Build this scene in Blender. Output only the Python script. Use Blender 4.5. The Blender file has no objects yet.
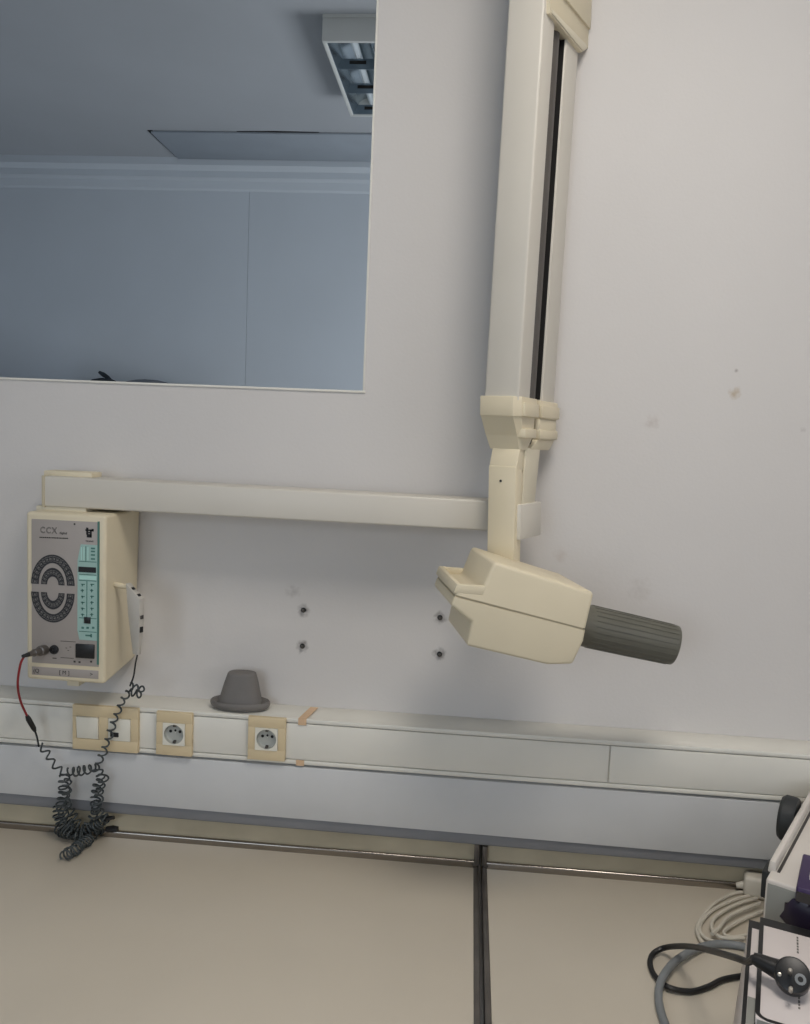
import bpy, bmesh, math, random
from mathutils import Vector, Matrix
random.seed(7)
S = bpy.context.scene
COL = S.collection

# ---------------------------------------------------------------- camera
F_PX, CX, CY = 802.2, 405.0, 512.0
YAW, PITCH, ROLL = -0.07971434, 0.09517592, 0.04164931
CAM = Vector((0.0, -1.57, 1.70))
_cy, _sy = math.cos(YAW), math.sin(YAW)
_cp, _sp = math.cos(PITCH), math.sin(PITCH)
_cr, _sr = math.cos(ROLL), math.sin(ROLL)
_Ry = Matrix(((_cy, 0, -_sy), (0, 1, 0), (_sy, 0, _cy)))
_Rp = Matrix(((1, 0, 0), (0, _cp, -_sp), (0, _sp, _cp)))
_Rr = Matrix(((_cr, -_sr, 0), (_sr, _cr, 0), (0, 0, 1)))
_R = _Rr @ _Rp @ _Ry                      # (right, down, forward) world -> camera


def _w(v):                                 # (right, down, forward) -> blender xyz
    return Vector((v[0], v[2], -v[1]))


_right, _down, _fwd = _w(_R[0]), _w(_R[1]), _w(_R[2])
cam_d = bpy.data.cameras.new('camera')
cam = bpy.data.objects.new('camera', cam_d)
COL.objects.link(cam)
cam_d.sensor_fit = 'VERTICAL'
cam_d.sensor_height = 36.0
cam_d.lens = F_PX * 36.0 / 1024.0
cam_d.clip_start = 0.02
_m = Matrix((_right, -_down, -_fwd)).transposed().to_4x4()
_m.translation = CAM
cam.matrix_world = _m
S.camera = cam

# ---------------------------------------------------------------- light, exposure
S.view_settings.view_transform = 'Standard'
S.view_settings.look = 'None'
S.view_settings.exposure = 0.0
S.view_settings.gamma = 1.0
S.view_settings.use_curve_mapping = False

W = bpy.data.worlds.new('world')
S.world = W
W.use_nodes = True
W.node_tree.nodes['Background'].inputs[0].default_value = (0.62, 0.74, 0.95, 1)
W.node_tree.nodes['Background'].inputs[1].default_value = 1.0


def area(name, loc, target, sx, sy, power, col):
    L = bpy.data.lights.new(name, 'AREA')
    L.shape = 'RECTANGLE'
    L.size, L.size_y, L.energy, L.color = sx, sy, power, col
    o = bpy.data.objects.new(name, L)
    COL.objects.link(o)
    o.location = loc
    o.rotation_euler = (Vector(target) - Vector(loc)).to_track_quat('-Z', 'Y').to_euler()
    return o


CEIL = 3.05
RX0, RX1, RY0 = -2.2, 1.9, -3.3            # our room
# daylight entering by the window of the right wall and by the window behind the camera
area('daylight_right_window', (1.85, -1.75, 1.95), (0.0, -1.55, 1.75), 1.3, 1.2, 6.5, (1.0, 0.95, 0.91))
area('daylight_back_window', (-1.1, -3.25, 1.9), (-0.9, 0, 1.7), 1.3, 1.2, 14.5, (0.80, 0.90, 1.0))
# lit ceiling fitting of our room
area('ceiling_fitting_light', (0.3, -1.08, 2.93), (0.3, -1.08, 0), 0.55, 0.55, 16.5, (1.0, 0.93, 0.85))
# daylight in the next room, from a window in its right wall
area('daylight_next_room', (1.45, 1.5, 1.45), (-0.9, 1.9, 1.7), 1.2, 1.1, 37.0, (0.94, 0.97, 1.0))


# ---------------------------------------------------------------- pixel helpers
def ray(u, v):
    c = Vector(((u - CX) / F_PX, (v - CY) / F_PX, 1.0))
    return _right * c[0] + _down * c[1] + _fwd * c[2]


def P(u, v, Y=0.0):
    d = ray(u, v)
    return CAM + d * ((Y - CAM.y) / d.y)


def PZ(u, v, Z):
    d = ray(u, v)
    return CAM + d * ((Z - CAM.z) / d.z)


def PP(u, v, p, n):
    d = ray(u, v)
    return CAM + d * ((p - CAM).dot(n) / d.dot(n))


# ---------------------------------------------------------------- materials
def lin(c):
    return tuple(((x / 255) / 12.92 if x / 255 <= 0.04045 else ((x / 255 + 0.055) / 1.055) ** 2.4) for x in c)


MATS = {}


def mat(name, rgb, rough=0.5, metal=0.0, var=0.06, scale=6.0, bump=0.0, bscale=200.0, spec=0.5, emit=None, estr=0.0):
    m = bpy.data.materials.new(name)
    m.use_nodes = True
    nt = m.node_tree
    b = nt.nodes['Principled BSDF']
    b.inputs['Roughness'].default_value = rough
    b.inputs['Metallic'].default_value = metal
    b.inputs['Specular IOR Level'].default_value = spec
    c = lin(rgb)
    tc = nt.nodes.new('ShaderNodeTexCoord')
    nz = nt.nodes.new('ShaderNodeTexNoise')
    nz.inputs['Scale'].default_value = scale
    nz.inputs['Detail'].default_value = 5
    nt.links.new(tc.outputs['Object'], nz.inputs['Vector'])
    rp = nt.nodes.new('ShaderNodeValToRGB')
    rp.color_ramp.elements[0].position = 0.3
    rp.color_ramp.elements[1].position = 0.7
    rp.color_ramp.elements[0].color = tuple(max(0, x * (1 - var)) for x in c) + (1,)
    rp.color_ramp.elements[1].color = tuple(min(1, x * (1 + var)) for x in c) + (1,)
    nt.links.new(nz.outputs['Fac'], rp.inputs['Fac'])
    nt.links.new(rp.outputs['Color'], b.inputs['Base Color'])
    if bump:
        n2 = nt.nodes.new('ShaderNodeTexNoise')
        n2.inputs['Scale'].default_value = bscale
        n2.inputs['Detail'].default_value = 3
        nt.links.new(tc.outputs['Object'], n2.inputs['Vector'])
        bp = nt.nodes.new('ShaderNodeBump')
        bp.inputs['Strength'].default_value = bump
        bp.inputs['Distance'].default_value = 0.002
        nt.links.new(n2.outputs['Fac'], bp.inputs['Height'])
        nt.links.new(bp.outputs['Normal'], b.inputs['Normal'])
    if emit:
        b.inputs['Emission Color'].default_value = lin(emit) + (1,)
        b.inputs['Emission Strength'].default_value = estr
    MATS[name] = m
    return m


def add_smudges(m, spots):
    """dirt marks with their own shape: (centre, radius, rgb, strength) in the mesh's own coordinates"""
    nt = m.node_tree
    b = nt.nodes['Principled BSDF']
    src = b.inputs['Base Color'].links[0].from_socket
    geo = nt.nodes.new('ShaderNodeNewGeometry')
    nz = nt.nodes.new('ShaderNodeTexNoise')
    nz.inputs['Scale'].default_value = 90
    nz.inputs['Detail'].default_value = 6
    nt.links.new(geo.outputs['Position'], nz.inputs['Vector'])
    for cen, rad, rgb, st in spots:
        sub = nt.nodes.new('ShaderNodeVectorMath'); sub.operation = 'DISTANCE'
        sub.inputs[1].default_value = cen
        nt.links.new(geo.outputs['Position'], sub.inputs[0])
        mr = nt.nodes.new('ShaderNodeMapRange')
        mr.inputs[1].default_value = 0.0; mr.inputs[2].default_value = rad
        mr.inputs[3].default_value = 1.0; mr.inputs[4].default_value = 0.0
        nt.links.new(sub.outputs['Value'], mr.inputs[0])
        mu = nt.nodes.new('ShaderNodeMath'); mu.operation = 'MULTIPLY'
        nt.links.new(mr.outputs[0], mu.inputs[0]); nt.links.new(nz.outputs['Fac'], mu.inputs[1])
        rp = nt.nodes.new('ShaderNodeMapRange')
        rp.inputs[1].default_value = 0.22; rp.inputs[2].default_value = 0.5
        rp.inputs[3].default_value = 0.0; rp.inputs[4].default_value = st
        nt.links.new(mu.outputs[0], rp.inputs[0])
        mx = nt.nodes.new('ShaderNodeMix'); mx.data_type = 'RGBA'
        nt.links.new(rp.outputs[0], mx.inputs[0])
        nt.links.new(src, mx.inputs[6])
        mx.inputs[7].default_value = lin(rgb) + (1,)
        src = mx.outputs[2]
    nt.links.new(src, b.inputs['Base Color'])


mat('wall_paint', (209, 206, 203), 0.75, var=0.025, scale=2.2, bump=0.12, bscale=160)
mat('ceiling_paint', (205, 208, 212), 0.85, var=0.03, scale=1.6, bump=0.1, bscale=120)
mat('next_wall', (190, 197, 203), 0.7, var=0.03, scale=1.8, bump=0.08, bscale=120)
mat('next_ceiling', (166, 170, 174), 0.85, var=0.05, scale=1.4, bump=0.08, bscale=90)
mat('floor_vinyl', (150, 146, 138), 0.5, var=0.12, scale=8)
mat('trunk_white', (221, 219, 210), 0.45, var=0.03, scale=5)
mat('channel_white', (200, 201, 201), 0.4, var=0.03, scale=9)
mat('grey_rail', (122, 124, 128), 0.45, var=0.06, scale=14)
mat('upstand', (186, 176, 152), 0.55, var=0.12, scale=9)
mat('bench_laminate', (203, 194, 178), 0.38, var=0.03, scale=4, bump=0.03, bscale=350)
mat('steel', (165, 165, 165), 0.25, metal=0.9, var=0.1, scale=25)
mat('dull_steel', (112, 107, 102), 0.38, metal=0.6, var=0.15, scale=25)
mat('back_steel', (150, 144, 136), 0.22, metal=0.95, var=0.15, scale=4)
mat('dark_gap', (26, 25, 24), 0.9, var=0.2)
mat('arm_white', (206, 201, 190), 0.42, var=0.02, scale=6)
mat('cream', (216, 205, 178), 0.45, var=0.03, scale=8)
mat('cream_pale', (214, 206, 184), 0.45, var=0.03, scale=8)
mat('cone_grey', (97, 96, 86), 0.5, var=0.08, scale=18)
mat('black_plastic', (22, 22, 23), 0.4, var=0.2)
mat('black_rubber', (38, 41, 42), 0.6, var=0.25, scale=30)
mat('spring_grey', (84, 80, 76), 0.45, var=0.1)
mat('cord_grey', (62, 68, 69), 0.55, var=0.25, scale=40)
mat('red_lead', (140, 30, 36), 0.4, var=0.15, scale=40)
mat('panel_grey', (160, 153, 147), 0.5, var=0.03, scale=12)
mat('panel_teal', (154, 186, 178), 0.5, var=0.04, scale=20)
mat('teal_dark', (70, 118, 108), 0.5, var=0.05)
mat('teal_light', (176, 218, 208), 0.5, var=0.04)
mat('key_black', (40, 40, 44), 0.5, var=0.2, scale=60)
mat('key_symbol', (118, 116, 112), 0.5, var=0.1)
mat('print_dark', (58, 54, 52), 0.6, var=0.1)
mat('print_grey', (104, 100, 96), 0.6, var=0.1)
mat('switch_beige', (212, 194, 158), 0.45, var=0.04, scale=12)
mat('insert_white', (224, 221, 208), 0.4, var=0.03)
mat('socket_grey', (176, 178, 172), 0.4, var=0.05)
mat('handset_grey', (188, 184, 176), 0.45, var=0.04, scale=20)
mat('hat_grey', (112, 109, 106), 0.6, var=0.06, scale=25, bump=0.05, bscale=300)
mat('tape', (212, 180, 146), 0.6, var=0.1, scale=40)
mat('screw_steel', (88, 84, 80), 0.4, metal=0.7, var=0.3, scale=80)
mat('carton_white', (216, 208, 205), 0.5, var=0.04, scale=10)
mat('carton_grey', (146, 147, 141), 0.6, var=0.08, scale=14)
mat('device_white', (214, 208, 200), 0.42, var=0.03, scale=8)
mat('purple', (54, 36, 80), 0.45, var=0.15, scale=12)
mat('purple_dark', (34, 24, 52), 0.35, var=0.3, scale=12)
mat('cable_white', (206, 200, 186), 0.45, var=0.06, scale=40)
mat('cable_grey', (126, 130, 132), 0.5, var=0.06, scale=40)
mat('brass', (196, 190, 178), 0.3, metal=0.8, var=0.1)
mat('luminaire_white', (206, 208, 204), 0.4, var=0.03)
mat('louvre_alu', (196, 206, 212), 0.2, metal=0.95, var=0.06)
mat('blade_grey', (120, 134, 144), 0.35, metal=0.6, var=0.06)
mat('tube_off', (205, 214, 218), 0.3, var=0.03)
mat('tube_on', (255, 250, 240), 0.3, emit=(255, 244, 228), estr=3.0)
mat('hatch_board', (150, 158, 166), 0.8, var=0.04)
mat('window_frame', (224, 224, 220), 0.4, var=0.02)
mat('cabinet_grey', (150, 152, 152), 0.5, var=0.05)
mat('cloth_dark', (36, 46, 54), 0.7, var=0.3, scale=30)
mat('lump_grey', (120, 124, 130), 0.8, var=0.15, scale=30)


# ---------------------------------------------------------------- mesh builder
class B:
    def __init__(self):
        self.bm = bmesh.new()

    def _take(self, t):
        me = bpy.data.meshes.new('tmp')
        t.to_mesh(me); t.free()
        self.bm.from_mesh(me)
        bpy.data.meshes.remove(me)
        return self

    def raw(self, verts, faces, bev=0.0, seg=2, ang=0.35, skip=None):
        t = bmesh.new()
        vs = [t.verts.new(v) for v in verts]
        for f in faces:
            t.faces.new([vs[i] for i in f])
        bmesh.ops.recalc_face_normals(t, faces=t.faces)
        if bev > 0:
            es = [e for e in t.edges if len(e.link_faces) == 2 and e.calc_face_angle(0) > ang and not (skip and skip(e))]
            bmesh.ops.bevel(t, geom=es, offset=bev, segments=seg, profile=0.5, affect='EDGES', clamp_overlap=True)
        return self._take(t)

    def prism(self, pts, vec, bev=0.0, seg=2, skip=None):
        n = len(pts)
        vec = Vector(vec)
        v = [Vector(p) for p in pts] + [Vector(p) + vec for p in pts]
        f = [list(range(n)), list(range(2 * n - 1, n - 1, -1))]
        for i in range(n):
            j = (i + 1) % n
            f.append([i, i + n, j + n, j])
        return self.raw(v, f, bev, seg, skip=skip)

    def loft(self, a, b, bev=0.0, seg=2):
        n = len(a)
        v = [Vector(p) for p in a] + [Vector(p) for p in b]
        f = [list(range(n)), list(range(2 * n - 1, n - 1, -1))]
        for i in range(n):
            j = (i + 1) % n
            f.append([i, i + n, j + n, j])
        return self.raw(v, f, bev, seg)

    def box(self, lo, hi, bev=0.0, seg=2):
        x0, y0, z0 = lo; x1, y1, z1 = hi
        return self.prism([(x0, y0, z0), (x1, y0, z0), (x1, y1, z0), (x0, y1, z0)], (0, 0, z1 - z0), bev, seg)

    def obox(self, c, ax, ay, az, sx, sy, sz, bev=0.0, seg=2):
        c = Vector(c)
        X, Y, Z = Vector(ax) * sx / 2, Vector(ay) * sy / 2, Vector(az) * sz / 2
        return self.prism([c - X - Y - Z, c + X - Y - Z, c + X + Y - Z, c - X + Y - Z], Z * 2, bev, seg)

    def tube(self, path, r, n=8, cap=True):
        path = [Vector(p) for p in path]
        t = bmesh.new()
        rings = []
        up = None
        for i, p in enumerate(path):
            a = path[max(i - 1, 0)]; b = path[min(i + 1, len(path) - 1)]
            d = (b - a).normalized()
            if up is None:
                up = d.orthogonal().normalized()
            up = (up - d * up.dot(d))
            if up.length < 1e-6:
                up = d.orthogonal()
            up.normalize()
            s = d.cross(up)
            rr = r[i] if isinstance(r, (list, tuple)) else r
            rings.append([t.verts.new(p + (up * math.cos(2 * math.pi * k / n) + s * math.sin(2 * math.pi * k / n)) * rr) for k in range(n)])
        for i in range(len(rings) - 1):
            for k in range(n):
                j = (k + 1) % n
                t.faces.new((rings[i][k], rings[i][j], rings[i + 1][j], rings[i + 1][k]))
        if cap:
            t.faces.new(rings[0][::-1]); t.faces.new(rings[-1])
        bmesh.ops.recalc_face_normals(t, faces=t.faces)
        return self._take(t)

    def lathe(self, o, ax, ux, prof, n=32, sx=1.0, sy=1.0, cap=True):
        """profile [(radius, height)] around axis ax at o; ux the first radial direction"""
        o, ax, ux = Vector(o), Vector(ax).normalized(), Vector(ux).normalized()
        vy = ax.cross(ux)
        t = bmesh.new()
        rings = []
        for r, h in prof:
            rings.append([t.verts.new(o + ax * h + ux * (r * sx * math.cos(2 * math.pi * k / n)) + vy * (r * sy * math.sin(2 * math.pi * k / n))) for k in range(n)])
        for i in range(len(rings) - 1):
            for k in range(n):
                j = (k + 1) % n
                t.faces.new((rings[i][k], rings[i][j], rings[i + 1][j], rings[i + 1][k]))
        if cap:
            t.faces.new(rings[0][::-1]); t.faces.new(rings[-1])
        bmesh.ops.recalc_face_normals(t, faces=t.faces)
        return self._take(t)

    def obj(self, name, m, parent=None, origin=None, smooth=35):
        me = bpy.data.meshes.new(name)
        self.bm.normal_update()
        self.bm.to_mesh(me); self.bm.free()
        if origin is None:
            xs = [v.co for v in me.vertices]
            lo = Vector([min(c[i] for c in xs) for i in range(3)])
            hi = Vector([max(c[i] for c in xs) for i in range(3)])
            origin = Vector(((lo.x + hi.x) / 2, (lo.y + hi.y) / 2, lo.z))
        origin = Vector(origin)
        me.transform(Matrix.Translation(-origin))
        if smooth:
            for p in me.polygons:
                p.use_smooth = True
            me.set_sharp_from_angle(angle=math.radians(smooth))
        me.materials.append(MATS[m])
        o = bpy.data.objects.new(name, me)
        COL.objects.link(o)
        o['_o'] = list(origin)
        if parent is not None:
            o.parent = parent
            o.location = origin - Vector(parent['_o'])
        else:
            o.location = origin
        return o


ALL_ROOTS = []


def tag(o, label, cat, group=None):
    o['label'] = label; o['category'] = cat
    if group:
        o['group'] = group
    return o


def thing(name, label, cat, loc, group=None):
    o = bpy.data.objects.new(name, None)
    COL.objects.link(o)
    o.empty_display_size = 0.05
    o.location = loc
    o['_o'] = list(loc)
    return tag(o, label, cat, group)


def struct(o, label=None):
    o['kind'] = 'structure'
    if label:
        o['label'] = label
    return o


def text(name, body, size, origin, ax, ay, m, parent, align='CENTER', depth=0.0003, xscale=1.0, outline=0.0, space=1.0):
    cu = bpy.data.curves.new('t', 'FONT')
    cu.body = body; cu.size = size; cu.align_x = align; cu.align_y = 'CENTER'
    cu.extrude = depth
    cu.space_character = space
    if outline:
        cu.fill_mode = 'NONE'; cu.extrude = 0; cu.bevel_depth = outline; cu.bevel_resolution = 0
    to = bpy.data.objects.new('t', cu)
    COL.objects.link(to)
    bpy.context.view_layer.update()
    me = bpy.data.meshes.new_from_object(to.evaluated_get(bpy.context.evaluated_depsgraph_get()))
    bpy.data.objects.remove(to); bpy.data.curves.remove(cu)
    ax, ay = Vector(ax), Vector(ay)
    az = ax.cross(ay)
    M = Matrix((ax * xscale, ay, az)).transposed().to_4x4()
    me.transform(M)
    me.name = name
    me.materials.clear(); me.materials.append(MATS[m])
    o = bpy.data.objects.new(name, me)
    COL.objects.link(o)
    o.parent = parent
    o.location = Vector(origin) - Vector(parent['_o'])
    return o


def smooth_path(pts, k=8):
    pts = [Vector(p) for p in pts]
    out = []
    n = len(pts)
    for i in range(n - 1):
        p0, p1, p2, p3 = pts[max(i - 1, 0)], pts[i], pts[i + 1], pts[min(i + 2, n - 1)]
        for j in range(k):
            t = j / k
            out.append(0.5 * ((2 * p1) + (p2 - p0) * t + (2 * p0 - 5 * p1 + 4 * p2 - p3) * t * t + (3 * p1 - p0 - 3 * p2 + p3) * t ** 3))
    out.append(pts[-1])
    return out


X, Yv, Z = Vector((1, 0, 0)), Vector((0, 1, 0)), Vector((0, 0, 1))

# ================================================================ the room shell
OPEN = P(362.8, 391)                          # lower right corner of the opening
OX1, OZ0 = OPEN.x, OPEN.z
OX0, OZ1 = OX1 - 1.35, 2.72
WT = 0.11
NX0, NX1 = -2.6, 1.5
NY1 = PZ(200, 163, CEIL).y                  # far wall of the next room

b = B()
b.box((RX0, 0, 0), (RX1, WT, OZ0))
b.box((OX1, 0, OZ0), (RX1, WT, CEIL))
b.box((RX0, 0, OZ0), (OX0, WT, CEIL))
b.box((OX0, 0, OZ1), (OX1, WT, CEIL))
wf = struct(b.obj('wall_front', 'wall_paint', smooth=0))
HOLES = [P(303.5, 610), P(302.5, 646), P(440, 617.5), P(439.5, 654)]
add_smudges(MATS['wall_paint'], [(tuple(h), 0.026, (104, 98, 94), 0.8) for h in HOLES] +
            [(tuple(P(293, 591)), 0.03, (150, 144, 140), 0.35),
             (tuple(P(735, 393)), 0.024, (172, 152, 122), 0.7), (tuple(P(736, 371)), 0.008, (140, 132, 128), 0.7),
             (tuple(P(803, 430)), 0.012, (150, 142, 138), 0.6), (tuple(P(652, 422)), 0.03, (176, 164, 158), 0.4),
             (tuple(P(560, 556)), 0.03, (180, 166, 156), 0.3),
             (tuple(P(640, 590)), 0.05, (176, 168, 162), 0.25)])

# thin white strip imitating the highlight on the opening's lower and right edges
t = B()
t.box((OX0, -0.003, OZ0 - 0.004), (OX1 + 0.005, WT, OZ0 + 0.0005), 0.001)
t.box((OX1 - 0.0005, -0.001, OZ0), (OX1 + 0.003, WT, OZ1), 0.0005)
struct(t.obj('edge_highlight', 'trunk_white'))

struct(B().box((RX0 - 0.1, RY0 - 0.1, -0.05), (RX1 + 0.1, NY1 + 0.1, 0)).obj('floor', 'floor_vinyl', smooth=0))
struct(B().box((RX0 - 0.1, RY0 - 0.1, CEIL), (RX1 + 0.1, 0.055, CEIL + 0.05)).obj('ceiling', 'ceiling_paint', smooth=0))
struct(B().box((RX0 - 0.1, RY0, 0), (RX0, 0, CEIL)).obj('wall_left', 'wall_paint', smooth=0))


def wall_with_window(name, axis, pos, t, a0, a1, w0, w1, z0, z1, winname, outward):
    """wall in the plane axis=pos between a0..a1 with a window hole w0..w1, z0..z1"""
    bb = B()
    def bx(c0, c1, zz0, zz1):
        if axis == 'x':
            bb.box((pos, c0, zz0), (pos + t, c1, zz1))
        else:
            bb.box((c0, pos, zz0), (c1, pos + t, zz1))
    bx(a0, w0, 0, CEIL); bx(w1, a1, 0, CEIL); bx(w0, w1, 0, z0); bx(w0, w1, z1, CEIL)
    wall = struct(bb.obj(name, 'wall_paint' if pos < 1.95 and name != 'wall_next_right' else 'next_wall', smooth=0))
    fr = B()
    mid = pos + t * 0.5
    k = 0.05
    for c0, c1, q0, q1 in ((w0, w1, z0, z0 + k), (w0, w1, z1 - k, z1), (w0, w0 + k, z0 + k, z1 - k), (w1 - k, w1, z0 + k, z1 - k), ((w0 + w1) / 2 - k / 2, (w0 + w1) / 2 + k / 2, z0 + k, z1 - k)):
        if axis == 'x':
            fr.box((mid - 0.03, c0, q0), (mid + 0.03, c1, q1), 0.004)
        else:
            fr.box((c0, mid - 0.03, q0), (c1, mid + 0.03, q1), 0.004)
    struct(fr.obj(winname, 'window_frame'))


wall_with_window('wall_right', 'x', RX1, 0.1, RY0, 0, -2.45, -1.05, 1.3, 2.6, 'window_1', 1)
wall_with_window('wall_back', 'y', RY0 - 0.1, 0.1, RX0, RX1, -1.8, -0.4, 1.25, 2.55, 'window_2', -1)

# ---------------------------------------------------------------- the next room
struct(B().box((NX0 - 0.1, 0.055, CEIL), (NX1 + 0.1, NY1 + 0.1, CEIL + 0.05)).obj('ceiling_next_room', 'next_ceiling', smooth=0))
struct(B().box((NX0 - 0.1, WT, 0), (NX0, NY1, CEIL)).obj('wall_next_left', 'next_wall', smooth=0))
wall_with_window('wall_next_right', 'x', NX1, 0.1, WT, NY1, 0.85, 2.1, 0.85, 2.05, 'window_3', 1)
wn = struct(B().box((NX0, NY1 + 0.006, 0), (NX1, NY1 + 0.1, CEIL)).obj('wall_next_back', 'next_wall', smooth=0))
jx = P(247, 300, NY1).x
xs = [NX0, jx, jx + 1.22, NX1]
for i in range(3):
    B().box((xs[i] + 0.0008, NY1, 0), (xs[i + 1] - 0.0008, NY1 + 0.006, CEIL), 0.0008, 1).obj('wall_panel', 'next_wall', wn)
# cornice, profile stepping out towards the ceiling
zz = [P(200, y, NY1).z for y in (163, 174, 181, 191)]
prof = [(NY1, CEIL), (NY1 - 0.085, CEIL), (NY1 - 0.085, zz[1] + 0.018), (NY1 - 0.062, zz[1] + 0.006), (NY1 - 0.05, zz[1]),
        (NY1 - 0.05, zz[2] + 0.004), (NY1 - 0.022, zz[2] - 0.006), (NY1 - 0.016, zz[3] + 0.008), (NY1 - 0.006, zz[3]), (NY1, zz[3])]
struct(B().prism([(NX0, y, z) for y, z in prof], (NX1 - NX0, 0, 0)).obj('trim_2', 'next_wall', smooth=20))

# ceiling hatch
h0 = PZ(147, 130, CEIL); h1 = PZ(178, 158.5, CEIL)
hx0, hy0, hy1 = (h0.x + h1.x) / 2, h0.y, min(h1.y, NY1 - 0.09)
ht = thing('ceiling_hatch', 'flat access hatch in the ceiling with a dark gap along one side', 'hatch', (hx0 + 0.6, hy0, CEIL - 0.012))
B().box((hx0 + 0.014, hy0 + 0.004, CEIL - 0.011), (hx0 + 1.3, hy1, CEIL - 0.002), 0.001).obj('hatch_panel', 'hatch_board', ht)
fr = B()
fr2 = B()
fr.prism([(hx0, hy0, CEIL), (hx0 + 0.022, hy0, CEIL), (hx0 + 0.010, hy1, CEIL), (hx0 + 0.004, hy1, CEIL)], (0, 0, -0.003))
fr2.prism([(hx0 + 0.42, hy0, CEIL), (hx0 + 0.6, hy0 - 0.007, CEIL), (hx0 + 0.8, hy0, CEIL), (hx0 + 0.6, hy0 + 0.004, CEIL)], (0, 0, -0.003))
fr.obj('dark_gap', 'dark_gap', ht)
fr2.obj('dark_gap', 'dark_gap', ht)


# ---------------------------------------------------------------- ceiling luminaires
def luminaire(cx, cy, label, lit):
    L = 0.31
    z1 = CEIL; z0 = CEIL - 0.085
    r = thing('ceiling_light', label, 'ceiling light', (cx, cy, z0))
    h = B()
    w = 0.014
    top = z1 - 0.012
    h.box((cx - L, cy - L, top), (cx + L, cy + L, z1))
    h.prism([(cx - L, cy - L, z0), (cx - L - 0.0, cy - L, top), (cx + L, cy - L, top), (cx + L, cy - L, z0)], (0, w, 0), 0.003)
    h.prism([(cx - L, cy + L, z0), (cx - L - 0.0, cy + L, top), (cx + L, cy + L, top), (cx + L, cy + L, z0)], (0, -w, 0), 0.003)
    h.box((cx - L, cy - L + w, z0), (cx - L + w, cy + L - w, top), 0.003)
    h.box((cx + L - w, cy - L + w, z0), (cx + L, cy + L - w, top), 0.003)
    h.obj('housing', 'luminaire_white', r)
    I = L - w
    for i in range(4):
        x = cx - I + (i + 0.5) * 2 * I / 4
        B().tube([(x, cy - I, z0 + 0.052), (x, cy + I, z0 + 0.052)], 0.013, 10).obj('fluorescent_tube', 'tube_on' if lit else 'tube_off', r)
        # curved reflector trough of each tube
        q = 2 * I / 4
        rf = B()
        pts = [(x - q / 2 + q * k / 8, z0 + 0.004 + 0.066 * (1 - (2 * k / 8 - 1) ** 2) ** 0.5) for k in range(9)]
        rf.raw([(a, cy - I, c) for a, c in pts] + [(a, cy + I, c) for a, c in pts], [(k, k + 1, k + 10, k + 9) for k in range(8)])
        rf.obj('reflector', 'louvre_alu', r)
    for i in range(5):                       # long V-shaped mirror blades between the tubes
        x = min(max(cx - I + i * 2 * I / 4, cx - I + 0.001), cx + I - 0.001)
        l_ = 0.02 if i > 0 else 0.0
        r_ = 0.02 if i < 4 else 0.0
        B().prism([(x - 0.0008, cy - I, z0 + 0.003), (x + 0.0008, cy - I, z0 + 0.003), (x + 0.0008 + r_, cy - I, z0 + 0.046), (x - 0.0008 - l_, cy - I, z0 + 0.046)], (0, 2 * I, 0)).obj('mirror_blade', 'louvre_alu', r)
    q = 2 * I / 4
    for k in range(4):                       # cross blades with a dark slot in each cell
        y = min(max(cy - I + k * 2 * I / 3, cy - I + 0.002), cy + I - 0.002)
        bl_ = B().prism([(cx - I, y - 0.001, z0 + 0.005), (cx - I, y + 0.001, z0 + 0.005), (cx - I, y + 0.002, z0 + 0.04), (cx - I, y - 0.002, z0 + 0.04)], (2 * I, 0, 0)).obj('louvre_blade', 'blade_grey', r)
        if k > 0:
            for i in range(4):
                x = cx - I + (i + 0.5) * q
                B().box((x - q * 0.2, y - 0.0035, z0 + 0.022), (x + q * 0.2, y - 0.0012, z0 + 0.033)).obj('dark_strip', 'dark_gap', bl_)
    return r


la = PZ(325, 38.0, CEIL - 0.085); lb = PZ(354.5, 119, CEIL - 0.085)
luminaire((la.x + lb.x) / 2 + 0.31 - 0.014, (la.y + lb.y) / 2, 'unlit square louvre ceiling light in the next room beyond the opening', False)
luminaire(0.3, -1.08, 'lit square louvre ceiling light on the ceiling over the bench room', True)

# tall cabinet and dark cloth beyond the opening, only the cloth shows above the sill
cz = P(104, 388, NY1 - 0.25).z
cab = thing('tall_cabinet', 'tall grey cabinet in the next room below the opening', 'cabinet', (-1.75, NY1 - 0.23, 0))
B().box((-2.15, NY1 - 0.43, 0.02), (-1.35, NY1 - 0.002, cz), 0.004).obj('body', 'cabinet_grey', cab)
for s in (0, 1):
    x0 = -2.145 + s * 0.398
    d = B().box((x0 + 0.003, NY1 - 0.448, 0.06), (x0 + 0.389, NY1 - 0.43, cz - 0.03), 0.003).obj('door', 'cabinet_grey', cab)
    hx = x0 + (0.35 if s == 0 else 0.04)
    B().tube([(hx, NY1 - 0.452, 0.95), (hx, NY1 - 0.452, 1.1)], 0.005).obj('handle', 'steel', d)
pl = P(104, 377, NY1 - 0.25)
bb = B()
def blob(bb, c, sx, sy, sz, seed, n=10, m=7, amp=0.3):
    rnd = random.Random(seed)
    vs = []; fs = []
    for i in range(m + 1):
        th = math.pi * i / m
        for k in range(n):
            ph = 2 * math.pi * k / n
            rr = 1 + amp * (rnd.random() - 0.5)
            vs.append((c[0] + sx * rr * math.sin(th) * math.cos(ph), c[1] + sy * rr * math.sin(th) * math.sin(ph), max(c[2] + sz * rr * math.cos(th), c[2] - sz * 0.9)))
    for i in range(m):
        for k in range(n):
            j = (k + 1) % n
            fs.append((i * n + k, i * n + j, (i + 1) * n + j, (i + 1) * n + k))
    bb.raw(vs, fs)
dg = thing('dark_bundle', 'small dark folded bundle peeking over the sill of the opening', 'cloth', (pl.x, pl.y, cz))
blob(bb, (pl.x, pl.y, cz + 0.022), 0.07, 0.05, 0.026, 3)
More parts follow.
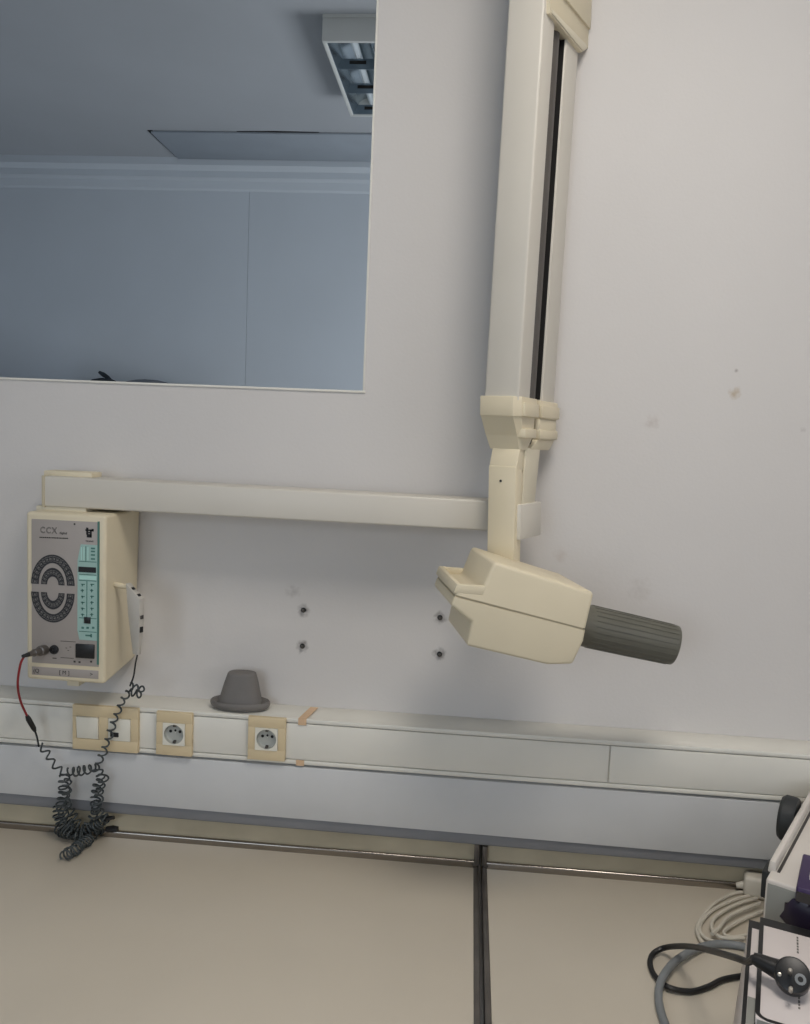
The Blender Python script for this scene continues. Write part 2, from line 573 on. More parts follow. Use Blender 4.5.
bb.obj('bundle', 'cloth_dark', dg)
q0 = P(99, 372, NY1 - 0.25); q1 = P(108, 377.5, NY1 - 0.25)
B().tube([q0, (q0 + q1) / 2, q1, q1 + Vector((0.03, 0, -0.03))], [0.007, 0.012, 0.01, 0.008], 8).obj('folded_end', 'cloth_dark', dg)
bb = B()
blob(bb, (pl.x + 0.2, pl.y + 0.04, cz + 0.024), 0.13, 0.07, 0.028, 5, amp=0.15)
tag(bb.obj('grey_lump', 'lump_grey'), 'pale grey soft lump beside the dark bundle behind the sill', 'cloth')  # soft grey lump next to the bundle

# ================================================================ trunking, channel, upstand
TY = -0.08
def zat(u, v, Y): return P(u, v, Y).z
tz_top = (zat(390, 723.8, TY) + zat(700, 747, TY) + zat(60, 703.5, TY)) / 3
tz_bot = (zat(390, 771.5, TY) + zat(700, 796.8, TY) + zat(60, 748.5, TY)) / 3
ch_bot = (zat(390, 825.5, TY) + zat(700, 854.5, TY) + zat(60, 799, TY)) / 3
gr_bot = (zat(390, 838, TY) + zat(700, 865, TY) + zat(60, 811, TY)) / 3
UY = -0.05
def slope_z(va, vb, off=0.0):               # bottom edges run slightly out of level
    pa_, pb_ = P(60, va, TY), P(700, vb, TY)
    k_ = (pb_.z - pa_.z) / (pb_.x - pa_.x)
    return lambda x_: max(-0.02, min(0.02, (x_ - pa_.x) * k_)) + pa_.z
chz, grz = slope_z(799.0, 854.8), slope_z(811.0, 866.5)
bz = (zat(390, 858, UY) + zat(640, 881, UY) + zat(60, 829.5, UY)) / 3
TX0, TX1 = RX0 + 0.01, RX1 - 0.01
tr = thing('cable_trunking', 'long white cable trunking on the wall with beige sockets in its face', 'trunking', (0, TY / 2, tz_bot))
tb = B()
tb.box((TX0, TY + 0.006, tz_bot + 0.002), (TX1, 0, tz_top - 0.0015), 0.002)
tb.box((TX0, TY, tz_top - 0.009), (TX1, TY + 0.01, tz_top), 0.0025)
tb.box((TX0, TY, tz_bot + 0.002), (TX1, TY + 0.01, tz_bot + 0.011), 0.0025)
tb.obj('base', 'trunk_white', tr)
jX = P(609.5, 760, TY).x
B().box((TX0, TY + 0.0008, tz_bot + 0.0125), (jX - 0.0012, TY + 0.0062, tz_top - 0.0105), 0.001).obj('cover', 'trunk_white', tr)
B().box((jX + 0.0012, TY + 0.0008, tz_bot + 0.0125), (TX1, TY + 0.0062, tz_top - 0.0105), 0.001).obj('cover', 'trunk_white', tr)
# bits of tape
ta = P(303, 718, TY)
tp = B()
tp.prism([(ta.x - 0.009, TY - 0.0006, tz_top + 0.0006), (ta.x + 0.007, TY - 0.0006, tz_top + 0.0006), (ta.x + 0.017, -0.012, tz_top + 0.0006), (ta.x + 0.001, -0.012, tz_top + 0.0006)], (0, 0, 0.0006))
tp.box((ta.x - 0.009, TY - 0.0012, tz_top - 0.012), (ta.x + 0.007, TY - 0.0004, tz_top + 0.001))
tp.obj('tape', 'tape', tr)
B().box((ta.x - 0.011, TY - 0.0012, tz_bot + 0.001), (ta.x + 0.005, TY - 0.0004, tz_bot + 0.012)).obj('tape', 'tape', tr)

lc = thing('cable_channel', 'plain white lower cable channel with grey bottom rail behind the bench', 'trunking', (0, TY / 2, gr_bot))
def run(y0, zlo, zhi, bev, seg=2):
    return B().loft([(TX0, y0, zlo(TX0)), (TX0, 0, zlo(TX0)), (TX0, 0, zhi(TX0)), (TX0, y0, zhi(TX0))],
                    [(TX1, y0, zlo(TX1)), (TX1, 0, zlo(TX1)), (TX1, 0, zhi(TX1)), (TX1, y0, zhi(TX1))], bev, seg)
run(TY + 0.002, chz, lambda x_: tz_bot - 0.003, 0.002).obj('body', 'channel_white', lc)
run(TY + 0.007, grz, chz, 0.004, 3).obj('bottom_rail', 'grey_rail', lc)
B().box((TX0, TY + 0.03, tz_bot - 0.003), (TX1, 0, tz_bot + 0.0015)).obj('shadow_gap', 'dark_gap', lc)

# ---------------------------------------------------------------- benches
gx = (P(480, 868, UY).x + PZ(482.5, 1015, bz).x) / 2          # middle of the gap between the benches
BF = -0.76
def bench(x0, x1, label, gap_left):
    r = thing('lab_bench', label, 'bench', ((x0 + x1) / 2, BF / 2, 0))
    e = 0.0098
    gz_ = min(grz(x0), grz(x1)) - 0.0004
    a, c = (x0, x1 - e) if not gap_left else (x0 + e, x1)
    B().box((a, BF, bz - 0.03), (c, UY - 0.008, bz), 0.001).obj('worktop', 'bench_laminate', r)
    ex0, ex1 = (c, x1) if not gap_left else (x0, a)
    B().box((ex0, BF, bz - 0.03), (ex1, UY - 0.008, bz + 0.0012), 0.0022, 3).obj('edge_strip', 'dull_steel', r)
    B().box((x0, UY - 0.008, bz - 0.03), (x1, UY, bz + 0.013), 0.004, 4).obj('back_profile', 'back_steel', r)
    B().box((ex0, UY - 0.009, bz + 0.004), (ex1, UY + 0.002, gz_), 0.001).obj('corner_strip', 'dull_steel', r)
    B().box((x0, UY, bz - 0.03), (x1, UY + 0.03, gz_), 0.001).obj('upstand', 'upstand', r)
    for lx in (x0 + 0.05, x1 - 0.05):
        for ly in (BF + 0.06, UY - 0.08):
            B().box((lx - 0.02, ly - 0.02, 0), (lx + 0.02, ly + 0.02, bz - 0.03), 0.002).obj('leg', 'cabinet_grey', r)
    B().box((x0 + 0.07, BF + 0.05, bz - 0.11), (x1 - 0.07, BF + 0.07, bz - 0.03), 0.002).obj('apron', 'cabinet_grey', r)
    B().box((x0 + 0.07, UY - 0.1, bz - 0.11), (x1 - 0.07, UY - 0.08, bz - 0.03), 0.002).obj('apron', 'cabinet_grey', r)
bench(RX0 + 0.05, gx - 0.0032, 'beige laminate bench below the sockets with coiled cord on it', False)
bench(gx + 0.0032, RX1 - 0.05, 'beige laminate bench carrying cartons and loose power cables', True)


# ---------------------------------------------------------------- sockets and switch
def rect(u0, v0, u1, v1, Y):
    um, vm = (u0 + u1) / 2, (v0 + v1) / 2
    return P(u0, vm, Y).x, P(um, v1, Y).z, P(u1, vm, Y).x, P(um, v0, Y).z


def frame_box(b, x0, z0, x1, z1, ix0, iz0, ix1, iz1, y, t):
    b.box((x0, y - t, z0), (x1, y, iz0), 0.0003)
    b.box((x0, y - t, iz1), (x1, y, z1), 0.0003)
    b.box((x0, y - t, iz0), (ix0, y, iz1), 0.0003)
    b.box((ix1, y - t, iz0), (x1, y, iz1), 0.0003)


def socket(u0, v0, u1, v1, label):
    x0, z0, x1, z1 = rect(u0, v0, u1, v1, TY)
    cx, cz = (x0 + x1) / 2, (z0 + z1) / 2
    r = thing('wall_socket', label, 'socket', (cx, TY, z0), 'power sockets in the trunking')
    h = 0.0225
    f = B(); frame_box(f, x0, z0, x1, z1, cx - h, cz - h, cx + h, cz + h, TY + 0.001, 0.009)
    f.obj('frame', 'switch_beige', r)
    # insert with round well
    n = 24
    ins = B()
    R0 = 0.0195
    sq = []
    for k in range(n):
        a = 2 * math.pi * k / n
        m = max(abs(math.cos(a)), abs(math.sin(a)))
        sq.append((cx + h * 0.985 * math.cos(a) / m, TY - 0.0098, cz + h * 0.985 * math.sin(a) / m))
    circ = [(cx + R0 * math.cos(2 * math.pi * k / n), TY - 0.0098, cz + R0 * math.sin(2 * math.pi * k / n)) for k in range(n)]
    sqb = [(p[0], TY, p[2]) for p in sq]
    ins.raw(sq + circ + sqb, [(k, (k + 1) % n, n + (k + 1) % n, n + k) for k in range(n)] + [(k, (k + 1) % n, 2 * n + (k + 1) % n, 2 * n + k) for k in range(n)])
    ins.obj('insert', 'insert_white', r)
    w = B()
    w.lathe((cx, TY - 0.0098, cz), (0, 1, 0), X, [(R0, 0), (R0 * 0.98, 0.008), (R0 * 0.9, 0.0092), (0.001, 0.0094)], n, cap=False)
    well = w.obj('well', 'socket_grey', r)
    for dx in (-0.0095, 0.0095):
        B().lathe((cx + dx, TY - 0.0012, cz + 0.003), (0, 1, 0), X, [(0.003, 0), (0.003, 0.0008)], 10).obj('pin_hole', 'black_plastic', well)
    B().lathe((cx, TY - 0.0013, cz + 0.005), (0, 1, 0), X, [(0.0022, 0), (0.0022, 0.001)], 10).obj('centre_screw', 'black_plastic', well)
    for dz in (-0.0165, 0.0165):
        B().box((cx - 0.0025, TY - 0.0085, cz + dz - 0.0022), (cx + 0.0025, TY - 0.001, cz + dz + 0.0022), 0.0004).obj('earth_clip', 'screw_steel', well)


socket(157.8, 711.3, 193.2, 754, 'beige framed power socket next to the beige switch plate')
socket(249, 716.4, 286, 758.8, 'beige framed power socket directly below the grey hat-shaped piece')

x0, z0, x1, z1 = rect(74.5, 705.5, 139.5, 749.5, TY)
sw = thing('switch_plate', 'beige double plate with white rocker switch and black port', 'switch', ((x0 + x1) / 2, TY, z0))
cz_ = (z0 + z1) / 2
cxa, cxb = P(89.5, 727, TY).x, P(121, 730, TY).x
h = 0.023
fb = B()
fb.box((x0, TY - 0.008, z0), (x1, TY + 0.001, cz_ - h), 0.0003)
fb.box((x0, TY - 0.008, cz_ + h), (x1, TY + 0.001, z1), 0.0003)
fb.box((x0, TY - 0.008, cz_ - h), (cxa - h, TY + 0.001, cz_ + h), 0.0003)
fb.box((cxa + h, TY - 0.008, cz_ - h), (cxb - h, TY + 0.001, cz_ + h), 0.0003)
fb.box((cxb + h, TY - 0.008, cz_ - h), (x1, TY + 0.001, cz_ + h), 0.0003)
fb.obj('frame', 'switch_beige', sw)
B().prism([(cxa - h + 0.0008, TY, cz_ - h + 0.0008), (cxa - h + 0.0008, TY - 0.0085, cz_ - h + 0.0008), (cxa - h + 0.0008, TY - 0.0125, cz_ + h - 0.0008), (cxa - h + 0.0008, TY, cz_ + h - 0.0008)], (2 * h - 0.0016, 0, 0), 0.0012).obj('rocker', 'insert_white', sw)
pi = B().box((cxb - h + 0.0005, TY - 0.009, cz_ - h + 0.0005), (cxb + h - 0.0005, TY, cz_ + h - 0.0005), 0.0012).obj('port_insert', 'insert_white', sw)
pc = P(116.5, 733, TY)
B().box((pc.x - 0.0085, TY - 0.0105, pc.z - 0.0045), (pc.x + 0.0085, TY - 0.0085, pc.z + 0.0045), 0.0005).obj('port', 'black_plastic', pi)

# ---------------------------------------------------------------- screws left in the wall
for hp, lb_ in zip(HOLES, ('dark screw in the wall straight above the grey hat-shaped piece, upper of two',
                           'dark screw in the wall straight above the grey hat-shaped piece, lower of two',
                           'dark screw in the wall beside the x-ray head, upper of two',
                           'dark screw in the wall beside the x-ray head, lower of two')):
    r = thing('wall_screw', lb_, 'screw', (hp.x, 0, hp.z), 'screws left in the wall')
    B().lathe((hp.x, 0.0, hp.z), (0, -1, 0), X, [(0.0052, 0), (0.0053, 0.001), (0.0046, 0.002), (0.0035, 0.0021), (0.003, 0.0005)], 14).obj('anchor', 'black_rubber', r)
    B().lathe((hp.x + 0.0005, 0.0, hp.z + 0.0005), (0, -1, 0), X, [(0.0015, 0.0), (0.0015, 0.007), (0.0032, 0.0075), (0.003, 0.0095), (0.001, 0.0105)], 12).obj('screw_head', 'screw_steel', r)

# ================================================================ control box
CYF = -0.15
bx0, bz0 = P(25.8, 600, CYF).x, zat(66, 682, CYF)
bx1, bz1 = P(105.5, 600, CYF).x, zat(66, 513.5, CYF)
cb = thing('xray_control_box', 'cream x-ray control box with grey keypad panel hung on the wall', 'control box', ((bx0 + bx1) / 2, CYF / 2, bz0))
B().loft([(bx0, CYF, bz0), (bx1, CYF, bz0), (bx1, CYF, bz1), (bx0, CYF, bz1)],
         [(bx0 + 0.004, -0.001, bz0 + 0.012), (bx1 - 0.004, -0.001, bz0 + 0.012), (bx1 + 0.002, -0.001, bz1), (bx0, -0.001, bz1)], 0.007, 4).obj('housing', 'cream', cb)
FY = CYF - 0.0015
def plate(b, u0, v0, u1, v1, y0, y1, bev=0.0):
    a0, c0, a1, c1 = rect(u0, v0, u1, v1, CYF)
    return b.box((a0, y1, c0), (a1, y0, c1), bev)
px0, pz0, px1, pz1 = rect(32, 520.5, 99.2, 664.5, CYF)
pa = B().box((px0, FY, pz0), (px1, CYF + 0.004, pz1), 0.0008).obj('front_panel', 'panel_grey', cb)
# dark-green edge line and keypad strip
plate(B(), 97.6, 521.5, 99.4, 664.5, CYF, FY - 0.0004).obj('panel_edge_line', 'teal_dark', pa)
kx0, kz0, kx1, kz1 = rect(78, 544.5, 97.6, 640, CYF)
kp = B()
kp.prism([(kx0 + 0.004, FY + 0.0002, kz0), (kx1, FY + 0.0002, kz0), (kx1, FY + 0.0002, kz1), (kx0 + 0.006, FY + 0.0002, kz1), (kx0, FY + 0.0002, kz1 - 0.03), (kx0, FY + 0.0002, kz0 + 0.018)], (0, -0.0007, 0))
kpo = kp.obj('keypad', 'panel_teal', cb)
# keypad contents
ky = FY - 0.0006
ln = B()
for v in (561.5, 574.5, 580.5, 618, 631.5):
    plate(ln, 79.5, v - 0.35, 97, v + 0.35, ky + 0.0002, ky - 0.0002)
plate(ln, 87.0, 581, 87.7, 617, ky + 0.0002, ky - 0.0002)
plate(ln, 86.0, 546, 86.7, 561, ky + 0.0002, ky - 0.0002)
ln.obj('keypad_lines', 'teal_dark', kpo)['kind'] = 'stuff'
lt = B()
for u in (81.5, 84, 88):
    plate(lt, u, 547, u + 0.9, 560, ky + 0.0002, ky - 0.0002)
plate(lt, 80, 575.5, 97, 579.5, ky + 0.0002, ky - 0.0002)
lt.obj('keypad_light_marks', 'teal_light', kpo)['kind'] = 'stuff'
plate(B(), 79, 566.8, 96.6, 572.2, ky, ky - 0.0006).obj('display', 'black_plastic', kpo)
sy = B()
rnd = random.Random(2)
for v in (547.5, 550.5, 554, 558):
    plate(sy, 91.5, v, 95.5, v + 1.6, ky + 0.0002, ky - 0.0003)
for row in range(6):
    for u in (81.2, 90.5):
        v = 582.5 + row * 6
        k = rnd.random()
        plate(sy, u + 0.6 * k, v + 1.2, u + 3.2 + k, v + 2.1, ky + 0.0002, ky - 0.0003)
        plate(sy, u + 1.2, v + 0.2 + k, u + 2.2, v + 3.6, ky + 0.0002, ky - 0.0003)
for u in (82, 87, 92.5):
    plate(sy, u, 626.5, u + 2.4, 628.5, ky + 0.0002, ky - 0.0003)
plate(sy, 86, 634.5, 92, 636, ky + 0.0002, ky - 0.0003)
plate(sy, 91, 633.6, 92.5, 637, ky + 0.0002, ky - 0.0003)
sy.obj('key_symbols', 'teal_dark', kpo)['kind'] = 'stuff'
plate(B(), 84.8, 616.8, 91.2, 623.2, ky, ky - 0.0012, 0.0003).obj('exposure_key', 'black_plastic', kpo)
# tooth selector arcs
ec = P(53.3, 588.5, CYF); er = P(75, 588.5, CYF).x - ec.x
def arc(r0x, r0z, r1x, r1z, a0, a1, zc, n, name):
    s = B(); vs = []; fs = []
    for i in range(n + 1):
        a = math.radians(a0 + (a1 - a0) * i / n)
        for rx, rz in ((r0x, r0z), (r1x, r1z)):
            vs.append((ec.x + rx * math.cos(a), FY - 0.0007, zc + rz * math.sin(a)))
    for i in range(n):
        fs.append((2 * i, 2 * i + 1, 2 * i + 3, 2 * i + 2))
    m = len(vs)
    vs += [(v[0], FY + 0.0003, v[2]) for v in vs]
    fs += [(2 * i, 2 * i + 2, m + 2 * i + 2, m + 2 * i) for i in range(n)] + [(2 * i + 1, 2 * i + 3, m + 2 * i + 3, m + 2 * i + 1) for i in range(n)]
    fs += [(0, 1, m + 1, m), (2 * n, 2 * n + 1, m + 2 * n + 1, m + 2 * n)]
    s.raw(vs, fs)
    o = s.obj('tooth_key_arc', 'key_black', pa)
    sm = B()
    cnt = 16 if r1x > er * 0.8 else 10
    for i in range(cnt):
        a = math.radians(a0 + (a1 - a0) * (i + 0.5) / cnt)
        rx, rz = (r0x + r1x) / 2, (r0z + r1z) / 2
        c = Vector((ec.x + rx * math.cos(a), FY - 0.0008, zc + rz * math.sin(a)))
        d = Vector((math.cos(a) * rx, 0, math.sin(a) * rz)).normalized()
        tt = Vector((-d.z, 0, d.x))
        w = (r1x - r0x) * 0.30
        k = 0.0007
        sm.obox(c + d * w, d, Yv, tt, k, 0.0006, w * 1.5)
        sm.obox(c - d * w * 0.9, d, Yv, tt, k, 0.0006, w * 1.1)
        sm.obox(c + tt * w * 0.6, d, Yv, tt, w * 1.3, 0.0006, k)
        sm.obox(c, d, Yv, tt, w * 0.7, 0.0006, w * 0.5)
    sm.obj('tooth_symbols', 'key_symbol', pa)['kind'] = 'stuff'
dz = P(53, 585, CYF).z - P(53, 591.5, CYF).z
eh = P(53, 555, CYF).z - P(53, 585, CYF).z
for sgn, zc in ((1, ec.z + dz * 0.62), (-1, ec.z - dz * 0.62)):
    a0, a1 = (0, 180) if sgn > 0 else (180, 360)
    arc(er * 0.65, eh * 0.72, er, eh, a0, a1, zc, 28, 'outer')
    arc(er * 0.27, eh * 0.27, er * 0.54, eh * 0.56, a0, a1, zc, 20, 'inner')
# writing
sc = 1.0
tx = P(50, 530.5, CYF)
text('brand_lettering', 'CCX', 0.0160, (tx.x - 0.002, FY - 0.0002, tx.z), X, Z, 'print_grey', pa, outline=0.0004, xscale=0.85, space=1.25)
tx = P(63.7, 533, CYF)
text('small_lettering', 'digital', 0.0062, (tx.x, FY - 0.0002, tx.z), X, Z, 'print_dark', pa)
pr_ = B()
u = 40.0
rnd = random.Random(5)
while u < 68:
    w = 0.7 + rnd.random() * 1.0
    plate(pr_, u, 536.6 + (u - 40) * 0.04, u + w, 537.8 + (u - 40) * 0.04, FY, FY - 0.0003)
    u += w + 0.35
for v, ua, ub in ((641.0, 61, 76), (657.5, 61, 74)):
    plate(pr_, ua, v, ub, v + 0.5, FY, FY - 0.0003)
for u_, v_ in ((66, 647.5), (68, 650), (70, 646.5)):
    plate(pr_, u_, v_, u_ + 1.6, v_ + 0.6, FY, FY - 0.0003)
for u_, v_ in ((74, 660.5), (79, 661), (90.5, 660.5)):
    plate(pr_, u_, v_, u_ + 2, v_ + 1.8, FY, FY - 0.0003)
plate(pr_, 53, 657.5, 57, 658.4, FY, FY - 0.0003)
pr_.obj('panel_print', 'print_dark', pa)['kind'] = 'stuff'
tx = P(90, 532.5, CYF)
lg = B()
# maker's emblem: a lower-case t joined to an r inside a rounded drop
plate(lg, 86.6, 527.5, 88.8, 534.5, FY, FY - 0.0004)
plate(lg, 85.8, 529.4, 94, 530.9, FY, FY - 0.0004)
plate(lg, 90.2, 529.4, 92.2, 536.8, FY, FY - 0.0004)
plate(lg, 87.2, 534, 92.2, 537.4, FY, FY - 0.0004)
plate(lg, 88.4, 531.8, 90.4, 533.2, FY, FY - 0.0003)
plate(lg, 92, 528.8, 94.2, 531.4, FY, FY - 0.0004)
lg.obj('emblem', 'black_plastic', pa)
tx = P(90, 541.2, CYF)
text('maker_lettering', 'TROPHY', 0.0041, (tx.x, FY - 0.0002, tx.z), X, Z, 'print_dark', pa)
sc_ = P(75, 524, CYF)
B().lathe((sc_.x, FY, sc_.z), (0, -1, 0), X, [(0.0018, 0), (0.0016, 0.0008)], 10).obj('panel_screw', 'print_dark', pa)
# power switch, jack, plug seat
plate(B(), 76.5, 643.8, 95, 657.8, CYF, FY - 0.003, 0.0008).obj('power_switch', 'black_plastic', cb)
jk = P(54.7, 649.3, CYF)
B().lathe((jk.x, FY, jk.z), (0, -1, 0), X, [(0.0088, 0), (0.0085, 0.003), (0.005, 0.0034), (0.004, 0.001)], 20).obj('jack_socket', 'black_plastic', cb)
# lower label strip
lsx0, lsz0, lsx1, lsz1 = rect(32, 668.5, 98.5, 676.8, CYF)
lab = B().box((lsx0, CYF - 0.0006, lsz0), (lsx1, CYF + 0.002, lsz1), 0.0004).obj('label_strip', 'panel_grey', cb)
for u_, s_ in ((36.5, '(Q'), (64.5, '[ M ]'), (91.5, '>')):
    tx = P(u_, 671.6 + (u_ - 65) * 0.03, CYF)
    text('label_lettering', s_, 0.0105, (tx.x, CYF - 0.0007, lsz0 / 2 + lsz1 / 2), X, Z, 'print_dark', lab)
# wall bracket below the box, and pivot pad on top
br = P(76, 684, -0.06)
B().box((br.x - 0.012, -0.075, bz0 - 0.034), (br.x + 0.014, -0.001, bz0 + 0.02), 0.003).obj('lower_bracket', 'cream_pale', cb)

# ================================================================ x-ray arm and tube head
# horizontal extension arm
AY0, AY1 = -0.112, -0.04
eL = (P(43.2, 476, AY0), P(43.2, 506.5, AY0))
eR = (P(486, 500.5, AY0), P(486, 530.8, AY0))
ex1 = P(530, 505, AY0).x
def at_x(pa_, pb_, x): return pa_.z + (pb_.z - pa_.z) * (x - pa_.x) / (pb_.x - pa_.x)
xl = eL[0].x
zt0, zb0 = eL[0].z, eL[1].z
zt1, zb1 = at_x(eL[0], eR[0], ex1), at_x(eL[1], eR[1], ex1)
xm = thing('dental_xray_machine', 'wall-mounted dental x-ray machine with folding arm and grey cone head', 'x-ray machine', (xl + 0.3, -0.07, zb1))
ea = B().loft([(xl, AY0, zb0), (xl, AY0, zt0), (xl, AY1, zt0), (xl, AY1, zb0)], [(ex1, AY0, zb1), (ex1, AY0, zt1), (ex1, AY1, zt1), (ex1, AY1, zb1)], 0.004, 3).obj('extension_arm', 'arm_white', xm)
B().box((xl - 0.003, AY0 - 0.001, zb0 - 0.001), (xl + 0.003, AY1 + 0.001, zt0 + 0.001), 0.001).obj('end_cap', 'upstand', ea)
c0 = P(50, 470, -0.06); c1 = P(98, 474, -0.06)
B().box((c0.x, -0.085, zt0 - 0.004), (c1.x, -0.042, zt0 + 0.009), 0.003).obj('pivot_cap', 'cream', ea)
B().box((c0.x - 0.002, -0.108, bz1 - 0.002), (c1.x + 0.0, -0.03, zb0 + 0.001), 0.002).obj('pivot_pad', 'cream_pale', ea)
B().box((xl - 0.004 + 0.04, AY1 - 0.002, zb0 + 0.004), (xl + 0.12, 0, zt0 - 0.004), 0.002).obj('wall_mount', 'cream_pale', ea)

# folded pair of arms, turned so that its right side shows
PH = math.radians(25)
aS = Vector((math.cos(PH), -math.sin(PH), 0)); bS = Vector((math.sin(PH), math.cos(PH), 0))
NEAR = P(518.6, 390, -0.19)               # near vertical edge between front face and side
def shift(z): return 0.012 * (z - NEAR.z) if z > NEAR.z else -0.035 * (z - NEAR.z)
def unlean(p): return p - X * shift(p.z)
def on_front(u, v):
    p = PP(u, v, NEAR, bS)
    for _ in range(3):
        p = PP(u, v, NEAR + X * shift(p.z), bS)
    return unlean(p)
def on_side(u, v):
    p = PP(u, v, NEAR, aS)
    for _ in range(3):
        p = PP(u, v, NEAR + X * shift(p.z), aS)
    return unlean(p)
def sa(p): return (p - NEAR).dot(aS)
def sb(p): return (p - NEAR).dot(bS)
Wd = -sa(on_front(484, 390))              # arm width
T1, T2, T3 = (sb(on_side(u, 390)) for u in (530.2, 542.8, 555.0))
LEAN = -(PP(542, 39, NEAR, bS) - PP(518.6, 390, NEAR, bS)).dot(aS) * 0
zTop = 2.66
zArm = on_front(500, 396).z               # where the lower knuckle starts
lean = Vector((0.012, 0, 1)).normalized()
def L(a, b_, z):                          # local arm coordinates -> world
    return Vector((NEAR.x, NEAR.y, 0)) + aS * a + bS * b_ + Vector((shift(z), 0, z))
def quad(a0, a1, b0, b1, z):
    return [L(a0, b0, z), L(a1, b0, z), L(a1, b1, z), L(a0, b1, z)]
def abox(bb, a0, a1, b0, b1, z0, z1, bev=0.0, seg=2):
    return bb.loft(quad(a0, a1, b0, b1, z0), quad(a0, a1, b0, b1, z1), bev, seg)
abox(B(), -Wd, 0, 0, T1, zArm - 0.01, zTop, 0.004, 3).obj('front_arm', 'arm_white', xm)
ra = abox(B(), -Wd, -0.001, T2, T3, zArm - 0.01, zTop, 0.004, 3).obj('rear_arm', 'arm_white', xm)
abox(B(), -Wd + 0.006, -Wd + 0.012, T1, T2, zArm + 0.001, zTop - 0.01).obj('gap_shade', 'dark_gap', xm)  # dark sheet set behind the gap to give it its shade
gm = (T1 + T2) / 2
abox(B(), -Wd + 0.004, -0.0045, T2 - 0.0015, T2 + 0.0002, zArm + 0.001, zTop - 0.01).obj('inner_shade', 'dark_gap', xm)  # dark sheet over the rear arm's inner face, imitating the shaded interior
B().tube([L(-Wd * 0.32, gm, zArm - 0.008), L(-Wd * 0.32, gm, zTop - 0.02)], (T2 - T1) * 0.27, 16).obj('gas_spring', 'spring_grey', xm)

# lower knuckle of the front arm: band, undercut, then the hanger
def zpix(v, u=498): return on_front(u, v).z
z0k, z1k, z2k = zpix(396), zpix(416), zpix(449)
def chq(a0, a1, b0, b1, ch, z):
    return [L(a0, b0, z), L(a1 - ch, b0, z), L(a1, b0 + ch * 1.1, z), L(a1, b1, z), L(a0, b1, z)]
kn = B()
kf = T1 + (T2 - T1) * 0.42
kn.loft(chq(-Wd - 0.005, 0.004, -0.005, kf, 0.011, z1k), chq(-Wd - 0.005, 0.004, -0.005, kf, 0.011, z0k), 0.0015)
abox(kn, -0.03, 0.009, 0.010, kf - 0.001, zpix(415.5), zpix(401.5), 0.002)
kno = kn.obj('front_knuckle', 'cream', xm)
kn2 = B()
kb = T1 + (T2 - T1) * 0.32
kn2.loft(chq(-Wd - 0.004, 0.002, -0.003, kb, 0.010, z1k), chq(-Wd - 0.002, 0.0, 0.015, kb - 0.002, 0.007, zpix(435)))
kn2.loft(chq(-Wd - 0.002, 0.0, 0.015, kb - 0.002, 0.007, zpix(435)), chq(-Wd + 0.003, -0.003, 0.024, T1 * 0.98, 0.004, z2k))
abox(kn2, -0.012, 0.008, 0.016, T1 + (T2 - T1) * 0.25, zpix(437), zpix(427.5), 0.002)
kn2.obj('knuckle_step', 'cream', kno)
abox(B(), -0.04, -0.006, T1 + (T2 - T1) * 0.36, T1 + (T2 - T1) * 0.62, zpix(446), z0k).obj('knuckle_gap_shade', 'dark_gap', xm)  # dark fill standing for the shade in the crack between the knuckles
rk = B()
abox(rk, -Wd, 0.007, T1 + (T2 - T1) * 0.6, T3 + 0.001, zpix(416), zpix(397), 0.002)
abox(rk, -Wd + 0.002, 0.010, T1 + (T2 - T1) * 0.58, T3 + 0.003, zpix(415), zpix(402), 0.002)
abox(rk, -Wd + 0.002, 0.006, T1 + (T2 - T1) * 0.55, T3 - 0.003, zpix(438), zpix(416), 0.002)
abox(rk, -Wd + 0.003, 0.009, T1 + (T2 - T1) * 0.53, T3 - 0.002, zpix(437), zpix(427.5), 0.002)
rk.loft(quad(-Wd + 0.004, 0.004, T1 + (T2 - T1) * 0.5, T3 - 0.005, zpix(438)), quad(-Wd + 0.006, -0.002, T1 + (T2 - T1) * 0.2, T3 - 0.016, z2k), 0.002)
rk.obj('rear_knuckle', 'cream', xm)
# rear link going down into the end block of the extension arm
zB0, zB1 = P(531, 502, -0.1).z, P(531, 536, -0.1).z
rl = B()
rl0 = [sb(on_side(u_, 452)) for u_ in (527.5, 541.5)]; rl1 = [sb(on_side(u_, 500)) for u_ in (525, 537)]
rl.loft(quad(-Wd + 0.012, -0.002, rl0[0], rl0[1], z2k + 0.004), quad(-Wd + 0.012, -0.004, rl1[0], rl1[1], zB0 - 0.004), 0.002)
rl.obj('rear_link', 'cream_pale', xm)
eb = [sb(on_side(u_, 518)) for u_ in (520, 541)]
abox(B(), -Wd * 0.7, 0.001, eb[0], eb[1], zB1, zB0, 0.003).obj('end_block', 'arm_white', xm)
# hanger (neck) holding the head
abox(B(), -Wd + 0.014, -0.012, T1 * 0.62 + 0.006, rl1[0] + 0.004, zB0 - 0.003, z2k + 0.001).obj('link_gap_shade', 'dark_gap', xm)  # dark box painting shade into the space between hanger and link
hz0 = P(500, 606, -0.15).z
ng = B()
hT = T1 * 0.62
ng.loft(quad(-Wd + 0.007, -0.005, 0.024, 0.012 + hT, z2k + 0.002), quad(-Wd + 0.007, -0.005, 0.0085, 0.010 + hT, zpix(470)), 0.002)
ng.loft(quad(-Wd + 0.007, -0.005, 0.008, 0.006 + hT, zpix(466)), quad(-Wd + 0.007, -0.006, 0.006, 0.006 + hT, hz0), 0.003)
ngo = ng.obj('hanger', 'cream', xm)
sp = on_front(499, 481)
spc = L(sa(sp), 0.0078, sp.z)
B().lathe(spc + bS * 0.002, -bS, aS, [(0.0022, 0), (0.0022, 0.0032), (0.001, 0.0034)], 12).obj('hanger_screw', 'black_plastic', ngo)
